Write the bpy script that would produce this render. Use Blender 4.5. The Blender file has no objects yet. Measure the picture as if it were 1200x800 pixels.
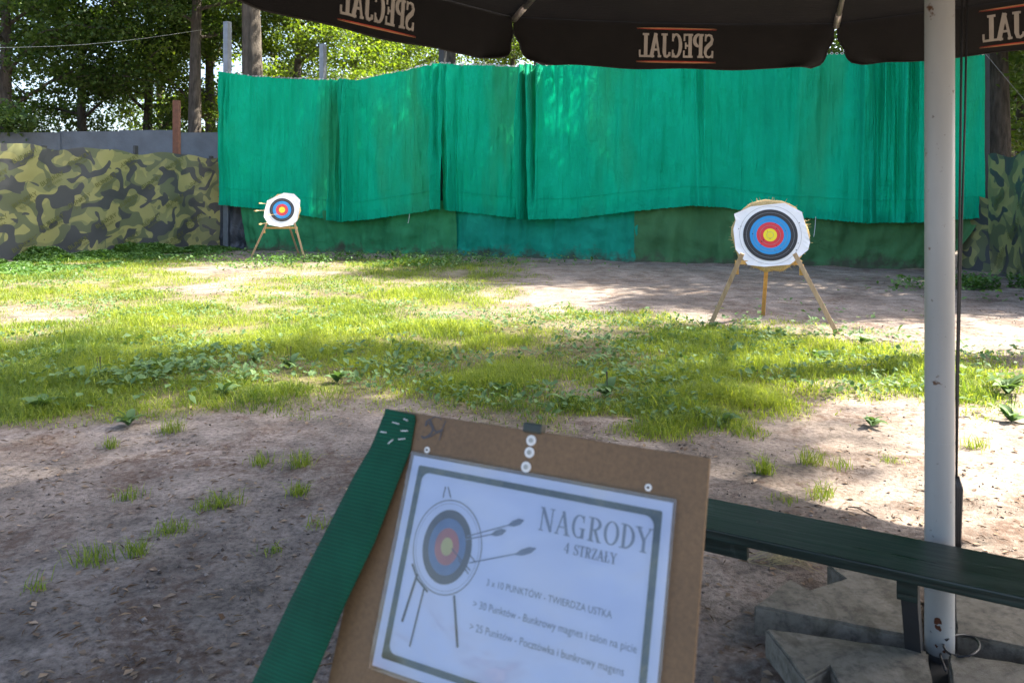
import bpy, math, random
import numpy as np
from mathutils import Matrix, Vector
R = math.radians
# ------------------------------------------------------------------ camera, sky, sun, exposure
scene = bpy.context.scene
COL = scene.collection
F_PX, CX, HY, EYE = 870.0, 600.0, 241.0, 1.5        # focal length and horizon of the 1200x800 photograph
cd = bpy.data.cameras.new('camera')
cam = bpy.data.objects.new('camera', cd); COL.objects.link(cam)
cam.location = (0, 0, EYE); cam.rotation_euler = (R(90), 0, 0)
cd.sensor_fit = 'HORIZONTAL'; cd.sensor_width = 36.0; cd.lens = F_PX / 1200 * 36
cd.shift_y = -(400 - HY) / 1200
cd.clip_end = 2000; cd.clip_start = 0.05
cd.dof.use_dof = True; cd.dof.focus_distance = 9.5; cd.dof.aperture_fstop = 7.0
scene.camera = cam
SUN_EL, SUN_AZ = 50.0, 74.0                          # azimuth clockwise from the view direction (+Y)
world = bpy.data.worlds.new('World'); scene.world = world; world.use_nodes = True
wn = world.node_tree
bg = wn.nodes['Background']; bg.inputs['Strength'].default_value = 0.108
sky = wn.nodes.new('ShaderNodeTexSky'); sky.sky_type = 'NISHITA'; sky.sun_disc = False
sky.sun_elevation = R(SUN_EL); sky.sun_rotation = R(SUN_AZ)
sky.air_density = .9; sky.dust_density = 4.0; sky.ozone_density = 1.0
wn.links.new(sky.outputs[0], bg.inputs[0])
sd = bpy.data.lights.new('sun', 'SUN'); sd.energy = 5.0; sd.angle = R(0.53); sd.color = (1, .91, .78)
sun = bpy.data.objects.new('sun', sd); COL.objects.link(sun)
tosun = Vector((math.sin(R(SUN_AZ)) * math.cos(R(SUN_EL)), math.cos(R(SUN_AZ)) * math.cos(R(SUN_EL)), math.sin(R(SUN_EL))))
sun.rotation_euler = tosun.to_track_quat('Z', 'Y').to_euler(); sun.location = tosun * 40
vs = scene.view_settings
vs.view_transform = 'Standard'; vs.look = 'None'; vs.exposure = 2.5; vs.gamma = 1; vs.use_curve_mapping = False
rng = np.random.default_rng(7); random.seed(7)

# ------------------------------------------------------------------ helpers
def tag(o, label, cat, group=None):
    o['label'] = label; o['category'] = cat
    if group: o['group'] = group
    return o
def kind(o, k): o['kind'] = k; return o
def empty(name, loc=(0, 0, 0), rz=0.0, label=None, cat=None, group=None):
    o = bpy.data.objects.new(name, None); COL.objects.link(o)
    o.location = loc; o.rotation_euler = (0, 0, rz); o.empty_display_size = .1
    if label: tag(o, label, cat, group)
    return o
def link(name, me, mat=None, parent=None, loc=None):
    o = bpy.data.objects.new(name, me); COL.objects.link(o)
    if mat is not None and len(me.materials) == 0: me.materials.append(mat)
    if parent is not None: o.parent = parent
    if loc is not None: o.location = loc
    return o
def mesh(name, v, f, smooth=False):
    me = bpy.data.meshes.new(name); me.from_pydata([tuple(map(float, p)) for p in v], [], [tuple(int(i) for i in q) for q in f])
    me.validate(); me.update()
    if smooth: me.polygons.foreach_set('use_smooth', [True] * len(me.polygons))
    return me
def fastmesh(name, v, f, smooth=False, attr=None):
    """v (n,3) and f (m,k) arrays -> mesh, quickly; attr: dict name -> per-vertex float"""
    v = np.ascontiguousarray(v, np.float32); f = np.ascontiguousarray(f, np.int32)
    me = bpy.data.meshes.new(name); m, k = f.shape
    me.vertices.add(len(v)); me.vertices.foreach_set('co', v.ravel())
    me.loops.add(m * k); me.loops.foreach_set('vertex_index', f.ravel())
    me.polygons.add(m); me.polygons.foreach_set('loop_start', np.arange(m, dtype=np.int32) * k)
    me.polygons.foreach_set('use_smooth', np.full(m, smooth))
    if attr:
        for n, a in attr.items():
            at = me.attributes.new(n, 'FLOAT', 'POINT'); at.data.foreach_set('value', np.ascontiguousarray(a, np.float32))
    me.update(calc_edges=True)
    return me
class MB:
    """collects shapes, builds ONE mesh"""
    def __init__(s): s.v = []; s.f = []
    def add(s, v, f):
        b = len(s.v); s.v += [tuple(p) for p in v]; s.f += [tuple(i + b for i in q) for q in f]; return s
    def box(s, c, d, M=None, bev=0.0):
        x, y, z = d[0] / 2, d[1] / 2, d[2] / 2
        if bev <= 0:
            v = [Vector((a * x, b * y, e * z)) for a in (-1, 1) for b in (-1, 1) for e in (-1, 1)]
            f = [(0, 1, 3, 2), (4, 6, 7, 5), (0, 4, 5, 1), (2, 3, 7, 6), (0, 2, 6, 4), (1, 5, 7, 3)]
        else:
            import bmesh
            bm = bmesh.new(); bmesh.ops.create_cube(bm, size=1)
            for q in bm.verts: q.co = Vector((q.co.x * d[0], q.co.y * d[1], q.co.z * d[2]))
            bmesh.ops.bevel(bm, geom=bm.edges[:], offset=bev, segments=2, affect='EDGES', profile=.6)
            bm.verts.ensure_lookup_table(); bm.verts.index_update()
            v = [q.co.copy() for q in bm.verts]; f = [tuple(q.index for q in fc.verts) for fc in bm.faces]; bm.free()
        if M is not None: v = [M @ p for p in v]
        return s.add([p + Vector(c) for p in v], f)
    def bar(s, a, b, w, t, up=(0, 0, 1), bev=0.0):
        """a rectangular stick from a to b, w along the side vector, t along the other"""
        a, b = Vector(a), Vector(b); d = b - a; L = d.length; d.normalize()
        sd_ = d.cross(Vector(up))
        if sd_.length < 1e-4: sd_ = d.cross(Vector((0, 1, 0)))
        sd_.normalize(); u = sd_.cross(d)
        M = Matrix((sd_, d, u)).transposed()
        return s.box((a + b) / 2, (w, L, t), M, bev)
    def tube(s, path, rad, n=8, cap=True):
        P = [Vector(p) for p in path]; rad = [rad] * len(P) if not hasattr(rad, '__len__') else rad
        prev = None; vv = []; ff = []
        for i, p in enumerate(P):
            d = (P[min(i + 1, len(P) - 1)] - P[max(i - 1, 0)]).normalized()
            if prev is None:
                sd_ = d.cross(Vector((0, 0, 1)))
                if sd_.length < .05: sd_ = d.cross(Vector((0, 1, 0)))
            else: sd_ = prev - d * prev.dot(d)
            sd_.normalize(); prev = sd_; u = d.cross(sd_)
            for k in range(n):
                a = 2 * math.pi * k / n; vv.append(p + (sd_ * math.cos(a) + u * math.sin(a)) * rad[i])
        for i in range(len(P) - 1):
            for k in range(n):
                ff.append((i * n + k, i * n + (k + 1) % n, (i + 1) * n + (k + 1) % n, (i + 1) * n + k))
        if cap: ff.append(tuple(range(n))[::-1]); ff.append(tuple((len(P) - 1) * n + k for k in range(n)))
        return s.add(vv, ff)
    def prism(s, poly, T, z0, z1):
        """polygon (2d) extruded from z0 to z1, T maps a 3d point"""
        n = len(poly)
        v = [T(x, y, z0) for x, y in poly] + [T(x, y, z1) for x, y in poly]
        f = [tuple(range(n)), tuple(range(2 * n - 1, n - 1, -1))] + [(i, i + n, (i + 1) % n + n, (i + 1) % n) for i in range(n)]
        return s.add(v, f)
    def build(s, name, mat, parent=None, smooth=False):
        me = mesh(name, s.v, s.f, smooth)
        return link(name, me, mat, parent)
def gp(px, py, z=0.0):
    """the point at height z seen at a pixel of the photograph"""
    d = (EYE - z) * F_PX / (py - HY)
    return Vector(((px - CX) / F_PX * d, d, z))
def dp(px, py, d): return Vector(((px - CX) / F_PX * d, d, EYE - (py - HY) / F_PX * d))
def vnoise(x, y, seed=0):
    """smooth value noise in 0..1, arrays"""
    x = np.asarray(x, float); y = np.asarray(y, float)
    xi = np.floor(x).astype(np.int64); yi = np.floor(y).astype(np.int64); fx = x - xi; fy = y - yi
    fx = fx * fx * (3 - 2 * fx); fy = fy * fy * (3 - 2 * fy)
    def h(a, b):
        n = (a * 374761393 + b * 668265263 + seed * 974634777) & 0x7fffffff
        n = ((n ^ (n >> 13)) * 1274126177) & 0x7fffffff
        return ((n ^ (n >> 16)) & 0xffff) / 65535.0
    return (h(xi, yi) * (1 - fx) + h(xi + 1, yi) * fx) * (1 - fy) + (h(xi, yi + 1) * (1 - fx) + h(xi + 1, yi + 1) * fx) * fy
def fbm(x, y, seed=0, o=4):
    t = 0; a = .5; s = 0
    for i in range(o): t = t + a * vnoise(x * 2 ** i, y * 2 ** i, seed + i * 17); s += a; a *= .5
    return t / s

# ------------------------------------------------------------------ materials
class NT:
    def __init__(s, name):
        s.m = bpy.data.materials.new(name); s.m.use_nodes = True; s.t = s.m.node_tree
        s.b = s.t.nodes['Principled BSDF']; s.out = s.t.nodes['Material Output']
    def n(s, ty, **kw):
        nd = s.t.nodes.new(ty)
        for k, v in kw.items():
            if hasattr(nd, k) and k not in ('inputs',): setattr(nd, k, v)
            else: nd.inputs[k.replace('_', ' ')].default_value = v
        return nd
    def l(s, a, b): s.t.links.new(a, b)
    def coord(s, kind='Object', scale=(1, 1, 1), rot=(0, 0, 0)):
        c = s.n('ShaderNodeTexCoord'); mp = s.n('ShaderNodeMapping')
        mp.inputs['Scale'].default_value = scale; mp.inputs['Rotation'].default_value = rot
        s.l(c.outputs[kind], mp.inputs['Vector']); return mp.outputs[0]
    def noise(s, vec, scale, detail=4, rough=.55, dist=0):
        nd = s.n('ShaderNodeTexNoise'); nd.inputs['Scale'].default_value = scale; nd.inputs['Detail'].default_value = detail
        nd.inputs['Roughness'].default_value = rough; nd.inputs['Distortion'].default_value = dist
        if vec is not None: s.l(vec, nd.inputs['Vector'])
        return nd.outputs[0]
    def ramp(s, fac, stops, const=False):
        r = s.n('ShaderNodeValToRGB'); cr = r.color_ramp
        if const: cr.interpolation = 'CONSTANT'
        while len(cr.elements) < len(stops): cr.elements.new(.5)
        for e, (p, c) in zip(cr.elements, stops):
            e.position = p; e.color = (c, c, c, 1) if not hasattr(c, '__len__') else (*c, 1)
        s.l(fac, r.inputs[0]); return r.outputs[0]
    def mix(s, fac, a, b, mode='MIX'):
        nd = s.n('ShaderNodeMix'); nd.data_type = 'RGBA'; nd.blend_type = mode
        for i, x in ((0, fac), (6, a), (7, b)):
            if hasattr(x, 'is_linked'): s.l(x, nd.inputs[i])
            else: nd.inputs[i].default_value = x if i == 0 else ((*x, 1) if len(x) == 3 else x)
        return nd.outputs[2]
    def math(s, op, a, b=None):
        nd = s.n('ShaderNodeMath'); nd.operation = op
        for i, x in ((0, a), (1, b)):
            if x is None: continue
            if hasattr(x, 'is_linked'): s.l(x, nd.inputs[i])
            else: nd.inputs[i].default_value = x
        return nd.outputs[0]
    def bump(s, h, strength=.3, dist=.01):
        nd = s.n('ShaderNodeBump'); nd.inputs['Strength'].default_value = strength; nd.inputs['Distance'].default_value = dist
        s.l(h, nd.inputs['Height']); s.l(nd.outputs[0], s.b.inputs['Normal']); return nd.outputs[0]
    def col(s, c):
        if hasattr(c, 'is_linked'): s.l(c, s.b.inputs['Base Color'])
        else: s.b.inputs['Base Color'].default_value = (*c, 1)
        return s
    def rough(s, r):
        if hasattr(r, 'is_linked'): s.l(r, s.b.inputs['Roughness'])
        else: s.b.inputs['Roughness'].default_value = r
        return s
    def translucent(s, col, fac, normal=None):
        t = s.n('ShaderNodeBsdfTranslucent'); mx = s.n('ShaderNodeMixShader'); mx.inputs[0].default_value = fac
        if hasattr(col, 'is_linked'): s.l(col, t.inputs[0])
        else: t.inputs[0].default_value = (*col, 1)
        if normal is not None: s.l(normal, t.inputs['Normal'])
        s.l(s.b.outputs[0], mx.inputs[1]); s.l(t.outputs[0], mx.inputs[2]); s.l(mx.outputs[0], s.out.inputs[0]); return s
    def attr(s, name):
        a = s.n('ShaderNodeAttribute'); a.attribute_name = name; return a.outputs['Fac']
def simple(name, c, rough=.7, var=.25, scale=12, bump=.15, bdist=.004, stretch=(1, 1, 1), metal=0, spec=.5):
    m = NT(name); v = m.coord('Object', stretch)
    n1 = m.noise(v, scale, 6); n2 = m.noise(v, scale * 7, 3)
    k = m.ramp(n1, [(.25, 1 - var), (.75, 1 + var)])
    m.col(m.mix(1.0, c, k, 'MULTIPLY')).rough(rough); m.b.inputs['Metallic'].default_value = metal
    m.b.inputs['Specular IOR Level'].default_value = spec
    if bump: m.bump(m.mix(.5, n1, n2), bump, bdist)
    return m.m
def leafmat(name, dark, light, tr, fac=.42, rough=.5):
    m = NT(name); a = m.attr('tint')
    c = m.ramp(a, [(0, dark), (1, light)])
    m.col(c).rough(rough); m.b.inputs['Specular IOR Level'].default_value = .35
    t = m.mix(1.0, c, tr, 'MULTIPLY')
    return m.translucent(t, fac).m
M = {}
def ground_mat():
    m = NT('dirt'); v = m.coord('Object')
    big = m.noise(v, .55, 5, .6, .4); mid = m.noise(v, 3.2, 7, .65); fine = m.noise(v, 38, 4, .7); grit = m.noise(v, 150, 2, .6)
    c = m.ramp(big, [(.3, (.168, .14, .119)), (.5, (.222, .185, .157)), (.72, (.285, .238, .202))])
    c = m.mix(1.0, c, m.ramp(mid, [(.3, .5), (.5, .95), (.72, 1.25)]), 'MULTIPLY')
    c = m.mix(1.0, c, m.ramp(fine, [(.3, .45), (.5, 1.0), (.72, 1.4)]), 'MULTIPLY')
    # crumbs of humus and bark
    hum = m.math('MULTIPLY', m.ramp(m.noise(v, 1.4, 6, .7, .8), [(.49, 0), (.60, 1)]), m.ramp(m.noise(v, 24, 3, .7), [(.36, 0), (.58, .9)]))
    c = m.mix(hum, c, (.105, .068, .05))
    g = m.attr('cover')
    soil = m.ramp(m.noise(v, 9, 6, .7), [(.3, (.085, .07, .035)), (.6, (.15, .14, .06)), (.8, (.21, .185, .10))])
    gk = m.math('MULTIPLY', g, m.ramp(m.noise(v, 5, 6, .7), [(.2, .75), (.6, 1.0)]))
    c = m.mix(gk, c, soil)
    st = m.noise(m.coord('Object', (1, .16, 1), (0, 0, R(-38))), 1.5, 4, .55, .3)
    c = m.mix(1.0, c, m.ramp(st, [(.38, .86), (.55, 1.0), (.68, 1.28)]), 'MULTIPLY')
    m.col(c).rough(.95); m.b.inputs['Specular IOR Level'].default_value = .15
    m.bump(m.mix(.3, m.mix(.5, mid, fine), grit), .85, .03)
    return m.m
M['ground'] = ground_mat()
def cloth(name, base, tr, fac, stain=None, bump=.8, wr=(1, 1, .22)):
    m = NT(name); v = m.coord('Object'); vs_ = m.coord('Object', wr)
    big = m.noise(vs_, .7, 4, .6, .6); wrk = m.noise(vs_, 5, 5, .6, 1.2); cr = m.noise(v, 3.2, 6, .65, 1.5)
    c = m.mix(1.0, base, m.ramp(big, [(.3, .82), (.7, 1.16)]), 'MULTIPLY')
    if stain: c = m.mix(m.ramp(m.noise(vs_, .55, 3, .5, .3), [(.54, 0), (.66, .6)]), c, stain)
    m.col(c).rough(.85); m.b.inputs['Specular IOR Level'].default_value = .08
    pl = m.noise(m.coord('Object', (1, 1, .05)), 9, 3, .55, .5)
    nr = m.bump(m.mix(.45, m.mix(.45, wrk, cr), pl), bump, .2)
    if fac: m.translucent(m.mix(1.0, c, tr, 'MULTIPLY'), fac, nr)
    return m.m
M['curtain'] = cloth('teal_curtain', (.004, .39, .222), (.6, 1.25, 1.05), .20, (.03, .25, .10))
def tarp(name, base):
    m = NT(name); v = m.coord('Object'); vs_ = m.coord('Object', (1, 1, .4))
    big = m.noise(vs_, 1.0, 5, .6, .5); cr = m.noise(v, 2.6, 6, .65, 1.3)
    c = m.mix(1.0, base, m.ramp(big, [(.3, .7), (.7, 1.25)]), 'MULTIPLY')
    sp = m.n('ShaderNodeSeparateXYZ'); g = m.n('ShaderNodeTexCoord'); m.l(g.outputs['Object'], sp.inputs[0])
    h = m.math('ADD', sp.outputs[2], m.math('MULTIPLY', m.math('SUBTRACT', m.noise(v, 1.6, 5, .7), .5), 1.5))
    c = m.mix(m.ramp(h, [(.0, .9), (.3, .0)]), c, (.055, .052, .035))
    m.col(c).rough(.75); m.b.inputs['Specular IOR Level'].default_value = .12; m.bump(m.mix(.5, big, cr), .7, .12)
    return m.m
M['tarp_left'] = tarp('tarp_bright', (.034, .215, .085))
M['tarp_mid'] = tarp('tarp_teal', (.008, .245, .155))
M['tarp_right'] = tarp('tarp_olive', (.058, .16, .062))
M['black_plastic'] = simple('black_plastic', (.022, .026, .034), .35, .3, 3, .8, .05)
def camo():
    m = NT('camouflage_print'); c0 = m.n('ShaderNodeUVMap')
    def nz(off, sc, dist=.7):
        mp = m.n('ShaderNodeMapping'); mp.inputs['Location'].default_value = (off, off * 1.7, 0); mp.inputs['Scale'].default_value = (sc * 1.8, sc * 2.05, 1); mp.inputs['Rotation'].default_value = (0, 0, off * .9 + .5)
        m.l(c0.outputs[0], mp.inputs[0]); nd = m.n('ShaderNodeTexNoise'); nd.noise_dimensions = '2D'
        nd.inputs['Scale'].default_value = 1; nd.inputs['Detail'].default_value = .6; nd.inputs['Roughness'].default_value = .4; nd.inputs['Distortion'].default_value = dist
        m.l(mp.outputs[0], nd.inputs[0]); return nd.outputs[0]
    c = m.mix(m.ramp(nz(0, 1.0), [(0, 0), (.5, 1)], True), (.22, .217, .08), (.16, .17, .068))
    c = m.mix(m.ramp(nz(9.3, 1.05), [(0, 0), (.545, 1)], True), c, (.085, .10, .05))
    c = m.mix(m.ramp(nz(23.1, 1.15, .8), [(0, 0), (.55, 1)], True), c, (.04, .044, .046))
    v = m.coord('Object')
    c = m.mix(1.0, c, m.ramp(m.noise(v, .8, 4), [(.3, .85), (.7, 1.15)]), 'MULTIPLY')
    m.col(c).rough(.5); m.bump(m.noise(v, 1.3, 3, .5, .6), .2, .12)
    return m.m
M['camo'] = camo()
M['camo_text'] = simple('camo_lettering', (.085, .095, .018), .6, .2, 4, 0)
M['grey_sheet'] = simple('grey_sheet', (.10, .118, .135), .6, .25, 1.5, .4, .05)
M['bark'] = simple('bark', (.085, .074, .062), .95, .6, 5, 1.0, .09, (1.6, 1.6, .35), spec=.2)
M['rust'] = simple('rusty_steel', (.13, .055, .03), .8, .35, 6, .3)
M['steel'] = simple('galvanised_steel', (.17, .19, .21), .45, .2, 5, .1, metal=.4)
M['dark_steel'] = simple('dark_steel', (.02, .022, .024), .6, .3, 5, .2)
def pole_mat():
    m = NT('painted_pole'); v = m.coord('Object'); vz = m.coord('Object', (1, 1, .2))
    c = m.mix(1.0, (.35, .36, .345), m.ramp(m.noise(vz, 6, 5), [(.3, .82), (.7, 1.08)]), 'MULTIPLY')
    c = m.mix(m.ramp(m.noise(v, 17, 5, .6), [(.66, 0), (.70, 1)]), c, (.10, .045, .02))
    c = m.mix(m.ramp(m.noise(v, 45, 3, .6), [(.68, 0), (.75, .8)]), c, (.12, .10, .09))
    m.col(c).rough(.42); m.bump(m.noise(v, 25, 5), .12, .004); return m.m
M['pole'] = pole_mat()
M['chip'] = simple('rust_chip', (.09, .03, .012), .9, .4, 60, .4)
M['cable'] = simple('black_cable', (.012, .012, .013), .5, .2, 20, .1)
def canopy_mat():
    m = NT('black_canopy_cloth'); v = m.coord('Object')
    c = m.mix(1.0, (.0135, .0125, .0118), m.ramp(m.noise(v, 3.5, 5, .6), [(.3, .8), (.7, 1.2)]), 'MULTIPLY')
    m.col(c).rough(.85); m.b.inputs['Specular IOR Level'].default_value = .25
    w = m.noise(m.coord('Object', (1, 1, 30)), 14, 3); nr = m.bump(m.mix(.6, m.noise(v, 4, 5, .6, 1), w), .3, .02)
    m.translucent((.010, .009, .008), .3, nr); return m.m
M['canopy'] = canopy_mat()
M['print_white'] = simple('valance_print', (.36, .345, .31), .8, .15, 9, 0)
M['print_red'] = simple('valance_red', (.42, .06, .035), .8, .2, 9, 0)
M['print_gold'] = simple('valance_gold', (.42, .22, .10), .8, .2, 9, 0)
M['hem_thread'] = simple('black_binding', (.008, .007, .007), .8, .2, 9, .1)
M['alu'] = simple('aluminium_rib', (.52, .50, .47), .38, .12, 8, .05, metal=.6)
def bench_mat():
    m = NT('green_bench_paint'); v = m.coord('Object', (1.2, 22, 22)); w = m.coord('Object')
    g = m.noise(v, 2.4, 6, .6, .4)
    c = m.mix(1.0, (.006, .017, .014), m.ramp(g, [(.3, .5), (.7, 1.7)]), 'MULTIPLY')
    c = m.mix(m.ramp(m.noise(w, 9, 6, .7), [(.58, 0), (.70, .6)]), c, (.045, .06, .058))
    m.col(c).rough(m.ramp(g, [(.3, .25), (.7, .5)])); m.bump(g, .35, .006); return m.m
M['bench'] = bench_mat()
def concrete_mat():
    m = NT('weathered_concrete'); v = m.coord('Object')
    c = m.ramp(m.noise(v, 3.0, 6, .65, .5), [(.3, (.115, .102, .078)), (.5, (.18, .162, .13)), (.75, (.265, .24, .20))])
    c = m.mix(1.0, c, m.ramp(m.noise(v, 26, 5, .7), [(.3, .45), (.5, 1), (.75, 1.3)]), 'MULTIPLY')
    c = m.mix(m.ramp(m.noise(v, 5, 6, .7, .6), [(.5, 0), (.64, .75)]), c, (.075, .065, .04))
    m.col(c).rough(.93); m.bump(m.mix(.75, m.noise(v, 14, 7, .75), m.noise(v, 130, 4, .8)), .5, .012); return m.m
M['concrete'] = concrete_mat()
def wood_mat(name, a, b):
    m = NT(name); v = m.coord('Object', (18, 18, 1.3))
    g = m.noise(v, 2.2, 6, .6, .6); m.col(m.ramp(g, [(.3, a), (.7, b)])).rough(.7); m.bump(g, .3, .004); return m.m
M['wood'] = wood_mat('pale_wood', (.30, .19, .10), (.50, .36, .21))
M['wood_yellow'] = wood_mat('varnished_wood', (.40, .21, .05), (.60, .36, .10))
def straw_mat():
    m = NT('straw'); v = m.coord('Object', (1, 1, 1))
    g = m.noise(v, 60, 5, .7, 1.0); m.col(m.ramp(g, [(.3, (.30, .20, .07)), (.55, (.52, .39, .17)), (.8, (.68, .55, .30))])).rough(.85); m.bump(g, .9, .02); return m.m
M['straw'] = straw_mat()
M['paper'] = simple('target_paper', (.80, .80, .80), .6, .04, 9, .25, .004)
M['ring_black'] = simple('ring_black', (.028, .028, .030), .6, .1, 9, 0)
M['ring_blue'] = simple('ring_blue', (.02, .26, .58), .6, .06, 9, 0)
M['ring_red'] = simple('ring_red', (.62, .035, .045), .6, .06, 9, 0)
M['ring_yellow'] = simple('ring_yellow', (.80, .66, .02), .6, .06, 9, 0)
M['ring_line'] = simple('ring_line', (.25, .25, .26), .6, .06, 9, 0)
M['hole'] = simple('arrow_hole', (.02, .015, .012), .9, .2, 9, 0)
M['shaft'] = simple('arrow_shaft', (.36, .24, .11), .5, .2, 30, 0)
M['fletch'] = simple('arrow_feather', (.52, .36, .14), .8, .25, 60, 0)
def board_mat():
    m = NT('hardboard'); v = m.coord('Object')
    c = m.mix(1.0, (.135, .082, .036), m.ramp(m.noise(v, 130, 4, .7), [(.25, .72), (.75, 1.25)]), 'MULTIPLY')
    c = m.mix(1.0, c, m.ramp(m.noise(v, 7, 5, .6), [(.3, .85), (.7, 1.12)]), 'MULTIPLY')
    m.col(c).rough(.62); m.bump(m.noise(v, 160, 3), .25, .001); return m.m
M['board'] = board_mat()
M['poster_paper'] = simple('poster_paper', (.62, .67, .82), .5, .04, 6, 0)  # blue of the sky reflected in the laminate is put into the paper
def border_mat():
    m = NT('poster_border'); v = m.coord('Object')
    c = m.ramp(m.noise(v, 26, 4, .6, .8), [(.3, (.008, .022, .010)), (.5, (.014, .036, .015)), (.62, (.06, .07, .022)), (.75, (.03, .06, .03))])
    m.col(c).rough(.5); return m.m
M['poster_border'] = border_mat()
M['ink'] = simple('poster_ink', (.18, .21, .27), .5, .1, 20, 0)  # ink paled to include the sky glare that washes out the print
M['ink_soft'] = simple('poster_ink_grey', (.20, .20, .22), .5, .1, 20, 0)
M['p_black'] = simple('poster_black', (.045, .042, .045), .5, .2, 40, 0)
M['p_blue'] = simple('poster_blue', (.09, .17, .33), .5, .15, 40, 0)
M['p_red'] = simple('poster_red', (.42, .11, .085), .5, .15, 40, 0)
M['p_yellow'] = simple('poster_yellow', (.50, .45, .12), .5, .15, 40, 0)
def laminate():
    m = NT('laminate_film'); v = m.coord('Object')
    tr = m.n('ShaderNodeBsdfTransparent'); gl = m.n('ShaderNodeBsdfGlossy'); gl.inputs['Roughness'].default_value = .13
    bp = m.n('ShaderNodeBump'); bp.inputs['Strength'].default_value = .25; bp.inputs['Distance'].default_value = .02
    m.l(m.noise(v, 9, 3, .5, .6), bp.inputs['Height']); m.l(bp.outputs[0], gl.inputs['Normal'])
    fr = m.n('ShaderNodeFresnel'); fr.inputs['IOR'].default_value = 1.8
    mx = m.n('ShaderNodeMixShader'); m.l(fr.outputs[0], mx.inputs[0]); m.l(tr.outputs[0], mx.inputs[1]); m.l(gl.outputs[0], mx.inputs[2])
    m.l(mx.outputs[0], m.out.inputs[0]); return m.m
M['laminate'] = laminate()
def strap_mat():
    m = NT('green_webbing'); v = m.coord('UV', (1, 1, 1))
    w = m.n('ShaderNodeTexWave'); w.inputs['Scale'].default_value = 26; w.bands_direction = 'Y'; m.l(v, w.inputs['Vector'])
    o = m.coord('Object'); c = m.mix(1.0, (.002, .062, .034), m.ramp(m.noise(o, 12, 5), [(.3, .75), (.7, 1.2)]), 'MULTIPLY')
    c = m.mix(1.0, c, m.ramp(w.outputs[0], [(.0, .78), (1, 1.12)]), 'MULTIPLY')
    m.col(c).rough(.75); m.b.inputs['Specular IOR Level'].default_value = .2; m.bump(w.outputs[0], .35, .002); return m.m
M['strap'] = strap_mat()
M['staple'] = simple('staple', (.55, .54, .5), .4, .1, 50, 0, metal=.5)
M['white_plastic'] = simple('white_washer', (.62, .64, .62), .4, .1, 50, .1)
M['screw'] = simple('brass_screw', (.30, .30, .26), .4, .3, 80, .1, metal=.5)
M['clip'] = simple('dark_green_clip', (.02, .03, .022), .5, .2, 30, .1)
M['grass'] = leafmat('grass_blades', (.06, .125, .018), (.30, .36, .06), (1.6, 1.5, .55), .52)
M['weed'] = leafmat('weed_leaves', (.06, .125, .04), (.13, .21, .08), (1.3, 1.3, .55), .3, .7)
M['cover'] = leafmat('ground_cover_leaves', (.035, .095, .02), (.12, .22, .055), (1.3, 1.35, .55), .35, .45)
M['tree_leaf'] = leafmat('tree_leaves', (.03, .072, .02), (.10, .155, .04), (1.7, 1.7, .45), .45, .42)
M['tree_leaf_sunlit'] = leafmat('sunlit_tree_leaves', (.05, .10, .018), (.14, .20, .04), (1.8, 1.7, .4), .5, .42)  # lighter copy of the tree leaves, sunshine put into the green
M['litter'] = leafmat('dry_leaves', (.10, .06, .035), (.36, .26, .17), (1, 1, 1), .1, .8)
M['pebble'] = leafmat('crumbs', (.04, .03, .025), (.30, .26, .23), (1, 1, 1), .02, .9)
M['hay'] = simple('dry_grass', (.34, .29, .15), .8, .3, 30, 0)

# ------------------------------------------------------------------ ground
# (pixel ellipse of the photograph on the ground: x, y, rx, ry, amount) -> grass cover
SPOTS = [(180, 400, 420, 70, 1.1), (560, 410, 330, 60, .95), (900, 440, 240, 62, 1.15), (300, 450, 330, 42, .7), (520, 330, 140, 34, .75),
         (100, 330, 260, 26, .8), (150, 475, 160, 25, .7), (780, 490, 130, 40, .85), (1150, 460, 80, 48, .6), (1185, 345, 45, 14, .5),
         (430, 310, 160, 10, .55), (30, 460, 120, 45, .8), (1130, 382, 50, 8, .5), (640, 470, 130, 30, .4),
         (860, 335, 230, 24, -1.1), (1130, 360, 110, 45, -.55), (700, 355, 130, 10, -.5), (235, 338, 65, 7, -.9), (240, 317, 40, 3.5, -.8),
         (70, 372, 45, 4, -.8), (690, 450, 85, 22, -.75), (560, 365, 45, 5, -.55), (460, 372, 40, 5, -.35), (330, 345, 50, 4, -.5), (610, 470, 80, 15, -.5),
         (720, 497, 50, 7, -.7), (260, 495, 70, 12, -.5), (1010, 372, 45, 6, -.4), (165, 300, 130, 13, .9), (330, 303, 80, 8, -.4)]
def cover(X, Y):
    X = np.asarray(X, float); Y = np.asarray(Y, float); d = np.maximum(Y, .3)
    u = CX + F_PX * X / d; v = HY + F_PX * EYE / d
    c = np.zeros_like(X)
    for a, b, rx, ry, k in SPOTS: c = c + k * np.exp(-(((u - a) / rx) ** 2 + ((v - b) / ry) ** 2) ** 1.3)
    c = c - .36 + 1.1 * (fbm(X * 1.1, Y * 1.1, 3) - .5) + .9 * (fbm(X * 4, Y * 4, 9) - .5)
    far = np.clip((np.abs(X - 0) - 13) / 4, 0, 1); c = np.maximum(c, far * .3)
    c = np.where(Y < 4.0, np.minimum(c, -.1), c)
    return np.clip(c * 1.0, 0, 1)
def ground_z(X, Y):
    near = np.exp(-((np.asarray(X) / 40) ** 2 + ((np.asarray(Y) - 8) / 40) ** 2))
    return near * (.07 * (fbm(X * .45, Y * .45, 21) - .5) + .06 * (fbm(X * 1.9, Y * 1.9, 5, 5) - .5))
def axis(lo, hi, st, far): 
    a = np.arange(lo, hi, st); g = [] ; s = st; x = hi
    while x < far: g.append(x); s *= 1.5; x += s
    g.append(far); s = st; x = lo - st; b = []
    while x > -far: b.append(x); s *= 1.5; x -= s
    b.append(-far); return np.array(b[::-1] + list(a) + g)
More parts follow.
